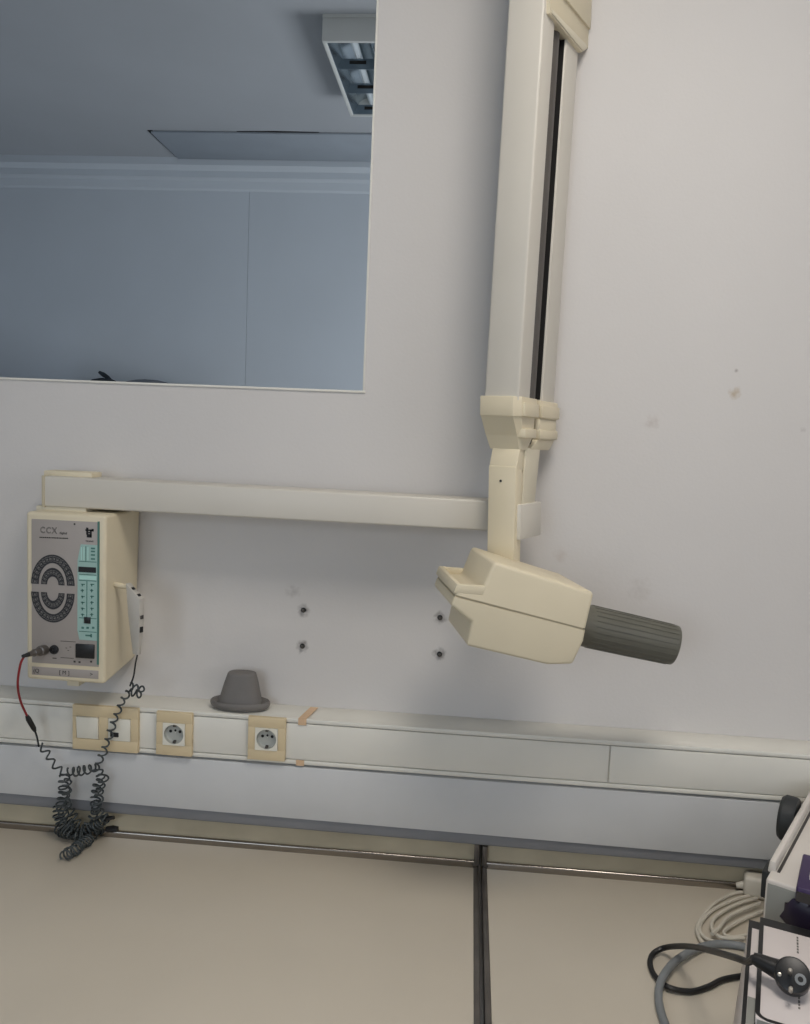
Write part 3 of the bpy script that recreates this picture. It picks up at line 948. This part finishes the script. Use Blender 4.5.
# cover of the upper joint on the side of the arms, with its slanting edge
def side_poly(bb, pix, off, th, bev=0.001):
    pts = [q_ + X * shift(q_.z) + aS * off for q_ in (on_side(u_, v_) for u_, v_ in pix)]
    return bb.prism(pts, aS * th, bev)
jc = B()
side_poly(jc, [(546, -110), (546.5, 14), (578.5, 53), (585, 49), (591, -110)], -0.012, 0.018)
jco = jc.obj('upper_joint_cover', 'cream', xm)
side_poly(B(), [(557, -110), (557, -4), (585.5, 30.5), (590.5, -110)], 0.002, 0.008).obj('cover_plate', 'cream', jco)
side_poly(B(), [(547.5, 10), (548, 14.5), (579.0, 52), (583.5, 49), (582, 45)], 0.004, 0.004).obj('cover_lip', 'cream_pale', jco)
lj = B()
pf = on_front(507.5, 25); z_ = pf.z
abox(lj, -Wd - 0.006, -Wd + 0.004, 0.02, T1, z_, zTop - 0.05, 0.002)
abox(lj, -Wd - 0.010, -Wd + 0.004, 0.026, T1 - 0.01, z_ + 0.012, z_ + 0.03, 0.002)
lj.obj('left_joint_cover', 'cream', xm)
# cap closing both arms out of frame at the top
abox(B(), -Wd - 0.004, 0.002, -0.004, T3 + 0.004, zTop - 0.002, zTop + 0.05, 0.008, 3).obj('top_joint', 'cream', xm)

# ---- tube head
TH = math.radians(12)
aH = Vector((math.cos(TH), math.sin(TH), 0)); bH = Vector((-math.sin(TH), math.cos(TH), 0))
H0 = P(527, 605, -0.325)
HD = 0.168
def hp(u, v, off=0.0): return PP(u, v, H0, bH) + bH * off
head_o = hp(527, 665)
head = None
up_px = [(455.2, 594.8), (457, 584), (484, 586), (494, 561.5), (594.6, 592.8), (586.2, 628.9)]
lo_px = [(451, 606), (454.6, 596.9), (585.9, 630.7), (584, 641), (573, 664.5), (548, 665), (466.7, 646), (472, 622)]
# upper housing: the step on its left end is a shallow open tray
hu = B()
cA, cB = hp(457, 584), hp(484, 586)
dn = (hp(484, 586) - hp(494, 561.5)).normalized()
well = 0.011
upz = [hp(455.2, 594.8), cA + dn * well, cB + dn * well, hp(494, 561.5), hp(594.6, 592.8), hp(586.2, 628.9)]
# chamfered top: front profile is inset from a slightly taller middle
sA, sB = hp(454.9, 595.9), hp(584.4, 629.5)
sN = bH.cross((sB - sA).normalized())
def on_seam(e): return all(abs((v.co - sA).dot(sN)) < 0.006 for v in e.verts)
hu.prism(upz, bH * HD, 0.006, 3, skip=on_seam)
huo = hu.obj('upper_housing', 'cream', xm)
tw = 0.008
rim = B()
e1 = (cB - cA).normalized()
rim.prism([cA + dn * (well + 0.004), cA, cB + e1 * 0.004, cB + dn * (well + 0.004) + e1 * 0.004], bH * tw, 0.0015)
rim.prism([p + bH * (HD - tw) for p in (cA + dn * (well + 0.004), cA, cB + e1 * 0.004, cB + dn * (well + 0.004) + e1 * 0.004)], bH * tw, 0.0015)
rim.prism([p + bH * (tw - 0.001) for p in (cA + dn * (well + 0.004), cA, cA + e1 * tw, cA + e1 * tw + dn * (well + 0.004))], bH * (HD - 2 * tw + 0.002), 0.0015)
rim.obj('tray_rim', 'cream', huo)
hl = B()
hl.prism([hp(u_, v_) for u_, v_ in lo_px], bH * HD, 0.005, 3, skip=on_seam)
hlo = hl.obj('lower_housing', 'cream', xm)
sm_ = B()
sm_.prism([hp(u_, v_, 0.003) for u_, v_ in ((456, 594), (583.5, 627.5), (583, 632.5), (455.6, 598))], bH * (HD - 0.006))
sm_.obj('seam', 'upstand', hlo)
# pivot between head and hanger
pv = hp(507, 606, HD - 0.004)
B().lathe(pv, bH, aH, [(0.028, 0), (0.028, 0.02), (0.02, 0.024)], 24).obj('head_pivot', 'cream_pale', xm)
# cone
HM = H0 + bH * HD * 0.5
q0 = PP(586, 625.5, HM, bH); q1 = PP(675, 645.3, HM, bH)
ax = (q1 - q0).normalized()
s_px = F_PX / (q0 - CAM).dot(_fwd)
R0_ = 21.6 / s_px
cn = B()
Lc = (q1 - q0).length
cn.lathe(q0 - ax * 0.01, ax, Yv, [(R0_ * 1.0, -0.04), (R0_, 0.012), (R0_ * 0.985, Lc * 0.5), (R0_ * 0.96, Lc + 0.003), (R0_ * 0.95, Lc + 0.008), (R0_ * 0.92, Lc + 0.0095), (R0_ * 0.82, Lc + 0.01), (R0_ * 0.80, Lc * 0.4)], 48)
cn.obj('cone', 'cone_grey', xm, smooth=40)
rb = B()
for k in range(24):
    a_ = 2 * math.pi * k / 24
    d1 = Yv - ax * Yv.dot(ax); d1.normalize(); d2 = ax.cross(d1)
    dd = d1 * math.cos(a_) + d2 * math.sin(a_)
    rb.tube([q0 + ax * 0.004 + dd * R0_ * 0.995, q0 + ax * Lc * 0.5 + dd * R0_ * 0.98, q0 + ax * Lc * 0.93 + dd * R0_ * 0.953], 0.0005, 5)
rb.obj('cone_ribs', 'cone_grey', xm)['kind'] = 'stuff'

# ================================================================ hand switch with coiled cord
hsw = thing('hand_switch', 'pale hand switch hooked on the control box with coiled grey cord', 'hand switch', tuple(P(135, 650, -0.115)))
d1 = Vector((math.cos(math.radians(20)), -math.sin(math.radians(20)), 0))
d2 = Vector((math.sin(math.radians(20)), math.cos(math.radians(20)), 0))
hb = P(139.2, 599, -0.135)                  # near top corner
htop, hbot = 0.0, P(139.2, 656, -0.135).z - hb.z
wd = 0.034; th = 0.014
bd = B()
lo_ = [hb + Z * hbot + o_ for o_ in (-d1 * 0.017 + d2 * 0.002, d1 * 0 - d1 * 0.003 + d2 * 0.002, -d1 * 0.003 + d2 * (th - 0.004), -d1 * 0.017 + d2 * (th - 0.004))]
mi_ = [hb + Z * hbot * 0.35 + o_ for o_ in (-d1 * 0.027, Vector((0, 0, 0)), d2 * th, -d1 * 0.027 + d2 * th)]
to_ = [hb + o_ for o_ in (-d1 * wd + Z * 0.026, Vector((0, 0, 0)), d2 * th, -d1 * wd + d2 * th + Z * 0.026)]
vs = lo_ + mi_ + to_
fs = [(3, 2, 1, 0), (8, 9, 10, 11)]
for k in (0, 4):
    for i in range(4):
        j = (i + 1) % 4
        fs.append((k + i, k + j, k + 4 + j, k + 4 + i))
bd.raw(vs, fs, 0.0018, 2)
bdo = bd.obj('body', 'handset_grey', hsw)
for f_ in (0.62, 0.2):
    dt = (d1 * wd - Z * 0.026).normalized(); c_ = hb - d1 * wd * f_ + d2 * th * 0.5 + Z * (0.026 * f_ + 0.0004)
    B().obox(c_, dt, d2, d2.cross(dt), 0.006, 0.007, 0.0014, 0.0003).obj('top_slot', 'black_plastic', bdo)
for f_, s_, m_ in ((0.33, 0.007, 'print_dark'), (0.55, 0.011, 'black_plastic')):
    B().obox(hb + Z * hbot * f_ + d2 * th * 0.5 + d1 * (0.0003 if f_ < 0.5 else -0.0002), d1, d2, Z, 0.0016, 0.008, s_, 0.0004).obj('button', m_, bdo)
# hook on the box
hk = P(122, 586, -0.11)
B().tube([Vector((bx1 - 0.006, hk.y, hb.z + 0.02)), hb - d1 * wd + d2 * th * 0.5 + Z * 0.018, hb - d1 * wd * 0.5 + d2 * th * 0.5 - Z * 0.004], [0.006, 0.005, 0.004], 10).obj('hook', 'cream', hsw)

# cord: plain lead, then coil along a path with hand-set depth
endp = hb + Z * (hbot + 0.003) - d1 * 0.008 + d2 * th * 0.45
B().tube(smooth_path([endp, P(135.4, 664, -0.128), P(133.6, 676, -0.122), P(130, 686, -0.115)], 6), 0.0017, 8).obj('plain_lead', 'black_rubber', hsw)


crnd = random.Random(21)
def coil(name, path, r, turns, wire, jit=False, seg=12, nside=5, matn='cord_grey'):
    pts = smooth_path(path, 12)
    # arc length resample
    ds = [0]
    for i in range(1, len(pts)):
        ds.append(ds[-1] + (pts[i] - pts[i - 1]).length)
    tot = ds[-1]
    N = int(turns * seg)
    jr, jp, ja, jb_ = 1.0, Vector((0, 0, 0)), 1.0, Vector((0, 0, 0))
    out = []
    up = None
    j = 0
    for i in range(N + 1):
        s = tot * i / N
        while j < len(ds) - 2 and ds[j + 1] < s:
            j += 1
        f = (s - ds[j]) / max(1e-9, ds[j + 1] - ds[j])
        p = pts[j].lerp(pts[j + 1], min(1, max(0, f)))
        d = (pts[j + 1] - pts[j]).normalized()
        if up is None:
            up = d.orthogonal().normalized()
        up = (up - d * up.dot(d)).normalized()
        sd = d.cross(up)
        if i % seg == 0:
            ja, jb_ = crnd.uniform(0.68, 1.25), Vector((crnd.uniform(-1, 1), crnd.uniform(-1, 1), crnd.uniform(-0.4, 1))) * (0.0036 if jit else 0.0008)
        jr += (ja - jr) * 0.25; jp += (jb_ - jp) * 0.2
        rr = r * jr; p = p + jp
        a = 2 * math.pi * i / seg
        o_ = p + (up * math.cos(a) + sd * math.sin(a)) * rr
        o_.z = max(o_.z, bz + wire + 0.0004)
        o_.y = min(o_.y, (UY - 0.0085 if o_.z < gr_bot else TY) - wire - 0.0004)
        out.append(o_)
    return B().tube(out, wire, nside).obj(name, matn, hsw, smooth=60)


W_ = 0.0019
yh = TY - 0.024
# tangle under the handset
coil('coiled_cord', [P(130, 686, -0.115), P(136, 688, -0.108), P(142, 690, -0.102), P(139, 694, -0.104), P(129, 692, -0.108)], 0.0072, 5, W_)
# right strand, stretched
coil('coiled_cord', [P(129, 692, -0.108), P(122, 702, yh), P(114, 722, yh), P(107, 742, yh), P(99, 762, yh), P(96, 772, yh)], 0.0062, 10, W_)
# left strand from the sleeve
coil('coiled_cord', [P(39.5, 746, yh), P(46, 752, yh), P(53, 763, yh), P(62, 772, yh), P(67, 778, yh)], 0.0072, 4.2, W_)
# cross strand
coil('coiled_cord', [P(67, 772, yh), P(76, 771.5, yh), P(86, 770, yh), P(95, 767, yh)], 0.0075, 5, W_)
# two hanging bunches
yl = -0.092
coil('coiled_cord', [P(65, 776, yh), P(63, 790, yh), P(61, 802, yh), P(62, 815, yl), P(66, 824, yl), P(74, 830, yl)], 0.0092, 11, W_, jit=True)
coil('coiled_cord', [P(69, 780, yh), P(66, 795, yh), P(68, 808, yl), P(73, 818, yl), P(79, 826, yl)], 0.0078, 8, W_, jit=True)
coil('coiled_cord', [P(97, 768, yh), P(100, 780, yh), P(96, 793, yh), P(95, 804, yh), P(98, 814, yl), P(104, 821, yl)], 0.0088, 10, W_, jit=True)
coil('coiled_cord', [P(102, 774, yh), P(101, 790, yh), P(99, 803, yh), P(94, 814, yl), P(87, 823, yl)], 0.0078, 8, W_, jit=True)
# heap lying on the bench
zc = bz + 0.0145
def hpz(u_, v_, dz_=0.0): return PZ(u_, v_, zc + dz_)
coil('coiled_cord', [P(62, 818, -0.088), P(73, 826, -0.085), P(85, 829, -0.085), P(97, 824, -0.085), P(106, 818, -0.085)], 0.0095, 14, W_, jit=True)
coil('coiled_cord', [hpz(59, 829), hpz(70, 834), hpz(84, 836), hpz(97, 830), hpz(105, 828)], 0.0095, 13, W_, jit=True)
coil('coiled_cord', [P(58, 806, yl), P(62, 826, yl), hpz(72, 836, 0.004), hpz(80, 838)], 0.0092, 10, W_, jit=True)
coil('coiled_cord', [hpz(89, 838), hpz(80, 845), hpz(72, 851), hpz(66, 856)], 0.0098, 9, W_, jit=True)
# strain relief ends lying at the back of the heap
B().tube([P(104, 819, -0.085), P(114, 817.5, -0.085)], [0.0045, 0.004], 10).obj('cord_clip', 'black_plastic', hsw)
B().tube([hpz(106, 829), hpz(113, 829), hpz(118, 829.5)], [0.005, 0.0075, 0.006], 10).obj('cord_clip', 'black_plastic', hsw)
# red lead with plug and sleeve
pj = P(44.5, 649.8, CYF - 0.002)
pe = P(28.5, 654.5, CYF - 0.042)
B().tube([pj + Vector((0.0, 0.002, 0)), pj.lerp(pe, 0.3), pj.lerp(pe, 0.32), pj.lerp(pe, 0.68), pj.lerp(pe, 0.7), pe], [0.0095, 0.0095, 0.007, 0.007, 0.0056, 0.0045], 16).obj('plug', 'dull_steel', hsw)
B().tube([pe + (pj - pe) * 0.1, pe.lerp(pe + (pe - pj), 0.35)], [0.0048, 0.003], 12).obj('plug_boot', 'black_rubber', hsw)
B().tube(smooth_path([pe.lerp(pe + (pe - pj), 0.2), P(20.5, 664, CYF - 0.05), P(17.7, 684, CYF - 0.035), P(20.5, 701, -0.15), P(27.3, 716.5, -0.125)], 8), 0.0022, 8).obj('red_lead', 'red_lead', hsw)
B().tube([P(26.8, 715.5, -0.126), P(28.5, 719, -0.124), P(33.8, 728.5, -0.116), P(35, 731, -0.114)], [0.0032, 0.0052, 0.0048, 0.003], 10).obj('sleeve', 'black_plastic', hsw)
B().tube(smooth_path([P(35, 731, -0.114), P(37.2, 738, -0.11), P(38.8, 746.5, yh)], 5), 0.0018, 8).obj('plain_lead', 'black_rubber', hsw)

# ================================================================ grey hat-shaped piece on the trunking
hc = P(240, 706, -0.042)
hz = tz_top + 0.0005
hrx = (P(270, 700, -0.05).x - P(210, 700, -0.05).x) / 2
hh = zat(243, 673, -0.045) - tz_top
hat = thing('hat_shaped_holder', 'grey plastic hat-shaped piece standing on the white trunking ledge', 'holder', (hc.x, -0.043, hz))
hb_ = B()
hb_.lathe((hc.x, -0.0405, hz), Z, X, [(hrx * 0.70, 0.0), (hrx * 0.90, 0.0015), (hrx * 0.97, 0.005), (hrx, 0.010), (hrx * 0.99, 0.014), (hrx * 0.95, 0.0162), (hrx * 0.89, 0.0150), (hrx * 0.78, 0.0115), (hrx * 0.66, 0.0115)], 48, sx=1.0, sy=0.55)
hb_.obj('brim', 'hat_grey', hat, smooth=50)
hcw = B()
n_ = 40
prof_ = [(0.74, 0.008, 0.0), (0.69, 0.018, 0.0), (0.65, 0.38, 0.4), (0.57, 0.66, 0.9), (0.475, 0.93, 1.6), (0.45, 0.98, 1.7), (0.40, 1.0, 1.75)]
vs = []; fs = []
for r_, h_, sh in prof_:
    zz_ = hz + (h_ * hh if h_ > 0.02 else h_)
    for k in range(n_):
        a_ = 2 * math.pi * k / n_
        ca, sa_ = math.cos(a_), math.sin(a_)
        pw = 0.72
        vs.append((hc.x + sh * 0.0012 + hrx * r_ * math.copysign(abs(ca) ** pw, ca), -0.0395 + hrx * 0.60 * r_ * math.copysign(abs(sa_) ** pw, sa_), zz_))
for i in range(len(prof_) - 1):
    for k in range(n_):
        j = (k + 1) % n_
        fs.append((i * n_ + k, i * n_ + j, (i + 1) * n_ + j, (i + 1) * n_ + k))
fs.append(tuple(range(n_))[::-1]); fs.append(tuple(range((len(prof_) - 1) * n_, len(prof_) * n_)))
hcw.raw(vs, fs)
hcw.obj('crown', 'hat_grey', hat, smooth=50)

# ================================================================ things on the right bench
# white device turned clockwise; its top, front end and black knob show
ZT = bz + 0.226
yw = math.radians(31.7)
e1 = Vector((math.sin(yw), math.cos(yw), 0)); e2 = Vector((math.cos(yw), -math.sin(yw), 0))
fl = PZ(766, 878, ZT)
dv = thing('desktop_device', 'white desktop device with raised edge and black side knob', 'device', (fl.x + 0.15, fl.y, bz))
Ld = 0.42
Ld = min(Ld, (-0.088 - fl.y) / e1.y)
def dq(a_, b_, z): return Vector((fl.x, fl.y, 0)) + e1 * a_ + e2 * b_ + Z * z
B().loft([dq(0, 0, bz + 0.0005), dq(0, 0.165, bz + 0.0005), dq(Ld, 0.165, bz + 0.0005), dq(Ld, 0, bz + 0.0005)], [dq(0, 0, ZT), dq(0, 0.165, ZT), dq(Ld, 0.165, ZT), dq(Ld, 0, ZT)], 0.004, 3).obj('case', 'device_white', dv)
B().loft([dq(-0.001, 0.003, bz + 0.004), dq(-0.001, 0.162, bz + 0.004), dq(-0.001, 0.162, ZT - 0.006), dq(-0.001, 0.003, ZT - 0.006)], [dq(0.002, 0.003, bz + 0.004), dq(0.002, 0.162, bz + 0.004), dq(0.002, 0.162, ZT - 0.006), dq(0.002, 0.003, ZT - 0.006)], 0.0008).obj('shaded_front_end', 'carton_grey', dv)  # grey plate over the white case, its colour carries the front's shade
B().loft([dq(0.028, -0.004, ZT - 0.004), dq(0.028, 0.008, ZT - 0.004), dq(Ld, 0.008, ZT - 0.004), dq(Ld, -0.004, ZT - 0.004)], [dq(0.028, -0.002, ZT + 0.014), dq(0.028, 0.006, ZT + 0.014), dq(Ld, 0.006, ZT + 0.014), dq(Ld, -0.002, ZT + 0.014)], 0.002).obj('raised_edge', 'device_white', dv)
B().loft([dq(0.028, 0.009, ZT), dq(0.028, 0.013, ZT), dq(Ld, 0.013, ZT), dq(Ld, 0.009, ZT)], [dq(0.028, 0.009, ZT + 0.001), dq(0.028, 0.013, ZT + 0.001), dq(Ld, 0.013, ZT + 0.001), dq(Ld, 0.009, ZT + 0.001)]).obj('dark_strip', 'print_dark', dv)  # dark strip painted in as the shadow line beside the raised edge
kc = dq(0.255, 0.0, ZT - 0.012)
B().lathe(kc + e2 * 0.004, -e2, Z, [(0.012, 0), (0.012, 0.008), (0.036, 0.010), (0.038, 0.014), (0.038, 0.03), (0.034, 0.035), (0.01, 0.036)], 32).obj('knob', 'black_rubber', dv)
B().loft([dq(0.035, -0.012, ZT - 0.05), dq(0.035, 0.002, ZT - 0.05), dq(0.075, 0.002, ZT - 0.05), dq(0.075, -0.012, ZT - 0.05)], [dq(0.03, -0.012, ZT - 0.006), dq(0.03, 0.002, ZT - 0.006), dq(0.075, 0.002, ZT - 0.006), dq(0.075, -0.012, ZT - 0.006)], 0.002).obj('side_foot', 'black_rubber', dv)

# purple packet lying on the device
pp0 = PZ(796, 887, ZT + 0.02)
pk = thing('purple_packet', 'dark purple packet lying on the white device', 'packet', (pp0.x + 0.05, pp0.y, ZT))
yp = math.radians(26)
f1 = Vector((math.sin(yp), math.cos(yp), 0)); f2 = Vector((math.cos(yp), -math.sin(yp), 0))
def pq(a_, b_, z): return Vector((pp0.x, pp0.y, 0)) + f1 * a_ + f2 * b_ + Z * z
B().loft([pq(0, 0, ZT + 0.0005), pq(0, 0.09, ZT + 0.0005), pq(0.11, 0.09, ZT + 0.0005), pq(0.11, 0, ZT + 0.0005)], [pq(0.002, 0, ZT + 0.02), pq(0.002, 0.09, ZT + 0.02), pq(0.11, 0.09, ZT + 0.02), pq(0.11, 0, ZT + 0.02)], 0.003, 3).obj('packet_body', 'purple', pk)
B().loft([pq(-0.001, 0.001, ZT + 0.001), pq(-0.001, 0.089, ZT + 0.001), pq(-0.001, 0.089, ZT + 0.014), pq(-0.001, 0.001, ZT + 0.014)], [pq(0.004, 0.001, ZT + 0.001), pq(0.004, 0.089, ZT + 0.001), pq(0.004, 0.089, ZT + 0.014), pq(0.004, 0.001, ZT + 0.014)]).obj('packet_band', 'print_dark', pk)
B().loft([pq(0.03, 0.014, ZT + 0.021), pq(0.03, 0.02, ZT + 0.021), pq(0.06, 0.02, ZT + 0.021), pq(0.06, 0.014, ZT + 0.021)], [pq(0.03, 0.014, ZT + 0.026), pq(0.03, 0.02, ZT + 0.026), pq(0.06, 0.02, ZT + 0.026), pq(0.06, 0.014, ZT + 0.026)]).obj('packet_print', 'carton_white', pk)

# two flat white cartons with black borders, one on the other, raised on a low tray
yb = math.radians(20.5)
g1 = Vector((math.sin(yb), math.cos(yb), 0)); g2 = Vector((math.cos(yb), -math.sin(yb), 0)); g3 = Z.copy()
zr = bz + 0.205
cw, cl = 0.24, 0.215
k0 = PZ(760.5, 917.5, zr)                  # back left corner of the upper carton's top
def kq(a_, b_, c_): return k0 - g1 * a_ + g2 * b_ + g3 * c_
H1, H2 = 0.008, 0.172                      # heights of upper and lower carton
OUT = 0.0135                               # the lower one sticks out this far
def slab(name, a0, a1, b0, b1, c0, c1, m, par, bev=0.0):
    return B().prism([kq(a0, b0, c0), kq(a1, b0, c0), kq(a1, b1, c0), kq(a0, b1, c0)], g3 * (c1 - c0), bev).obj(name, m, par)
tz0 = bz - zr
tray = thing('support_tray', 'low grey tray hidden under the two white cartons', 'tray', tuple(kq(cl / 2, cw / 2, tz0)))
slab('tray_base', 0.004, cl + 0.012, 0.06, cw, tz0 + 0.0003, tz0 + 0.006, 'carton_grey', tray)
slab('tray_rim', 0.004, 0.010, 0.06, cw, tz0 + 0.006, -H1 - H2 - 0.0003, 'carton_grey', tray)
slab('tray_rim', cl + 0.006, cl + 0.012, 0.06, cw, tz0 + 0.006, -H1 - H2 - 0.0003, 'carton_grey', tray)
lct = thing('product_carton', 'larger white carton with black edges beneath the one holding the plug', 'carton', tuple(kq(cl / 2, cw / 2, -H1 - H2)))
B().loft([kq(a_, b_, -H1 - H2) for a_, b_ in ((-0.001, -OUT - 0.010), (cl + 0.02, -OUT - 0.010), (cl + 0.02, cw), (-0.001, cw))],
         [kq(a_, b_, -H1 - 0.0003) for a_, b_ in ((-0.001, -OUT), (cl + 0.02, -OUT), (cl + 0.02, cw), (-0.001, cw))], 0.0012).obj('carton_body', 'carton_white', lct)
lt_ = -H1 - 0.0003
slab('black_border', -0.0012, 0.017, -OUT - 0.0004, 0.001, lt_ - 0.0002, lt_ + 0.0004, 'black_plastic', lct)
slab('black_border', 0.0165, cl + 0.0202, -OUT - 0.0004, -OUT + 0.0042, lt_ - 0.0002, lt_ + 0.0004, 'black_plastic', lct)
slab('grey_patch', cl * 0.78, cl + 0.018, -OUT + 0.0045, 0.03, lt_ - 0.0002, lt_ + 0.0003, 'carton_grey', lct)
ctn = thing('product_carton', 'white carton with rounded black border carrying a black power plug', 'carton', tuple(kq(cl / 2, cw / 2, -H1)))
slab('carton_body', 0, cl, 0, cw, -H1, 0, 'carton_white', ctn, 0.0012)
slab('black_border', -0.0006, 0.0175, -0.0003, cw, -0.0002, 0.0006, 'black_plastic', ctn)
slab('black_border', 0.0175, cl - 0.012, -0.0004, 0.0045, -0.0002, 0.0006, 'black_plastic', ctn)
slab('black_border', cl - 0.0045, cl - 0.0005, 0.014, cw, -0.0002, 0.0006, 'black_plastic', ctn)
pts, inn = [], []
for k in range(9):
    a_ = math.pi / 2 * k / 8
    pts.append(kq(cl - 0.0125 + 0.012 * math.sin(a_), 0.014 - 0.0144 * math.cos(a_), 0.0))
    a_ = math.pi / 2 * (8 - k) / 8
    inn.append(kq(cl - 0.0125 + 0.008 * math.sin(a_), 0.014 - 0.0095 * math.cos(a_), 0.0))
B().prism(pts + inn, g3 * 0.0006).obj('black_border', 'black_plastic', ctn)
slab('side_line', 0.0, cl, -0.0006, 0.0004, -H1 + 0.0004, -H1 + 0.002, 'black_plastic', ctn)
B().prism([kq(cl + 0.0005, 0.002, -H1 + 0.001), kq(cl + 0.0005, cw - 0.002, -H1 + 0.001), kq(cl + 0.0005, cw - 0.002, -0.001), kq(cl + 0.0005, 0.002, -0.001)], g1 * 0.001).obj('front_band', 'carton_grey', ctn)
rnd = random.Random(11)
mk = B()
for s0, s1 in ((0.024, 0.06), (0.14, 0.172)):
    a_ = s0
    while a_ < s1:
        w_ = 0.0025 + rnd.random() * 0.003
        mk.prism([kq(a_, 0.044, 0), kq(a_ + w_, 0.044, 0), kq(a_ + w_, 0.0462, 0), kq(a_, 0.0462, 0)], g3 * 0.0004)
        a_ += w_ + 0.0025
mk.obj('carton_print', 'print_grey', ctn)['kind'] = 'stuff'

# crumpled dark purple bag squeezed between the device and the cartons
bb = B()
blob(bb, (0, 0, 0), 0.036, 0.010, 0.032, 8, n=14, m=9, amp=0.28)
bb.bm.transform(Matrix.Translation(dq(-0.0135, 0.062, ZT - 0.036)) @ Matrix((e2, e1, Z)).transposed().to_4x4())
tag(bb.obj('purple_bag', 'purple_dark'), 'crumpled dark purple bag against the front of the white device', 'bag')

# black power cord: plug on the carton, lead looping on the bench
def on_carton(u_, v_, h_): return PP(u_, v_, k0 + g3 * h_, g3)
cord = thing('power_cord', 'black power cord with round two-pin plug looped over the bench', 'power cord', tuple(PZ(690, 990, bz)))
pc0 = on_carton(792.5, 976.5, 0.022)        # centre of plug body
tocam = (CAM - pc0).normalized()
pn = (tocam * 0.8 + g3 * 0.2).normalized()  # pins point up and out from the carton
dirp = (on_carton(765, 965.5, 0.018) - pc0)
dirp = (dirp - pn * dirp.dot(pn)).normalized()
prp = pn.cross(dirp).normalized()
Rp = 0.0196
n_ = 32
pb = B()
outl = [(Rp * math.cos(2 * math.pi * k / n_), Rp * math.sin(2 * math.pi * k / n_)) for k in range(n_)]
pb.prism([pc0 + dirp * x_ + prp * y_ - pn * 0.012 for x_, y_ in outl], pn * 0.024, 0.003)
plug = pb.obj('plug_head', 'black_plastic', cord)
B().tube([pc0 + dirp * 0.012, pc0 + dirp * 0.022, pc0 + dirp * 0.036, pc0 + dirp * 0.044], [0.0125, 0.0105, 0.0085, 0.0065], 14).obj('plug_neck', 'black_plastic', cord)
fc = pc0 + pn * 0.012
for u_, v_ in ((790, 973), (790.6, 991)):
    c_ = PP(u_, v_, fc, pn)
    B().lathe(c_ - pn * 0.001, pn, dirp, [(0.0024, 0), (0.0024, 0.017), (0.0016, 0.019)], 12).obj('pin', 'brass', plug)
c_ = PP(800.5, 979.5, fc, pn)
B().lathe(c_ - pn * 0.0005, pn, dirp, [(0.0062, 0), (0.0062, 0.0012), (0.0032, 0.0014), (0.003, 0.0002)], 12).obj('earth_contact', 'cable_grey', plug)
c_ = PP(779.5, 974.5, fc, pn)
B().lathe(c_ - pn * 0.0005, pn, dirp, [(0.0022, 0), (0.0022, 0.0014), (0.0012, 0.0016)], 10).obj('earth_contact', 'brass', plug)
pstart = pc0 + dirp * 0.043
rC = 0.0044
zb_ = bz + rC + 0.0004
path = [pstart, on_carton(748, 961.8, 0.010), PZ(735, 957.5, zr - 0.01), PZ(712, 951, bz + 0.13), PZ(690, 946.5, bz + 0.065), PZ(668, 947, bz + 0.02), PZ(654, 953, zb_ + 0.003), PZ(650, 963, zb_), PZ(655, 976, zb_), PZ(668, 987, zb_ + 0.003), PZ(690, 991.5, zb_), PZ(708, 987, zb_), PZ(722, 980, zb_), PZ(738, 976.5, zb_), PZ(756, 975, zb_)]
B().tube(smooth_path(path, 8), rC, 10).obj('cord', 'black_plastic', cord)

# grey hose-like cable
rG = 0.0062
zg = bz + rG + 0.0004
gpath = [PZ(775, 960, zg), PZ(757, 951, zg), PZ(738, 945.5, zg), PZ(716, 944, zg), PZ(696, 949, zg + 0.003), PZ(676, 961, zg + 0.008), PZ(664, 975, zg + 0.010), PZ(659, 990, zg + 0.004), PZ(660, 1008, zg), PZ(668, 1030, zg), PZ(682, 1050, zg)]
gp = B().tube(smooth_path(gpath, 8), rG, 12)
tag(gp.obj('grey_cable', 'cable_grey'), 'thick grey cable curving across the bench under the black cord', 'cable')

# bundle of white cable with its adapter
wc = thing('white_cable', 'bundled thin white cable with pale plug beside the cartons', 'cable', tuple(PZ(725, 910, bz)))
rW = 0.0032
zw = bz + rW + 0.0004
for i, pts in enumerate((
        [(752, 893), (735, 893), (715, 903), (702, 917), (697, 928), (700, 939), (706, 945)],
        [(757, 898), (740, 903), (722, 912), (712, 922), (714, 932), (724, 938), (744, 938)],
        [(760, 903), (742, 910), (727, 918), (719, 928), (712, 934)],
        [(765, 895), (744, 897), (722, 905), (708, 914), (700, 926), (703, 936), (716, 942), (740, 943)],
        [(765, 910), (748, 917), (734, 924), (724, 932), (730, 937), (748, 935)])):
    B().tube(smooth_path([PZ(u_, v_, zw + 0.004 * (i % 3) + 0.0005 * k) for k, (u_, v_) in enumerate(pts)], 7), rW, 8).obj('cable_loop', 'cable_white', wc)
a0_ = PZ(745, 893, bz); 
ad = B()
aa = Vector((0.9, -0.3, 0)).normalized(); ab = Vector((0.3, 0.9, 0)).normalized()
ac = a0_ + aa * 0.02 + Z * 0.021
ad.obox(ac, aa, ab, Z, 0.048, 0.034, 0.04, 0.007, 3)
ad.obj('adapter', 'cable_white', wc)
B().tube([ac - aa * 0.02 - Z * 0.004, ac - aa * 0.036 - Z * 0.010], [0.008, 0.005], 12).obj('adapter_boot', 'cable_white', wc)

for o in bpy.data.objects:
    if '_o' in o.keys():
        del o['_o']
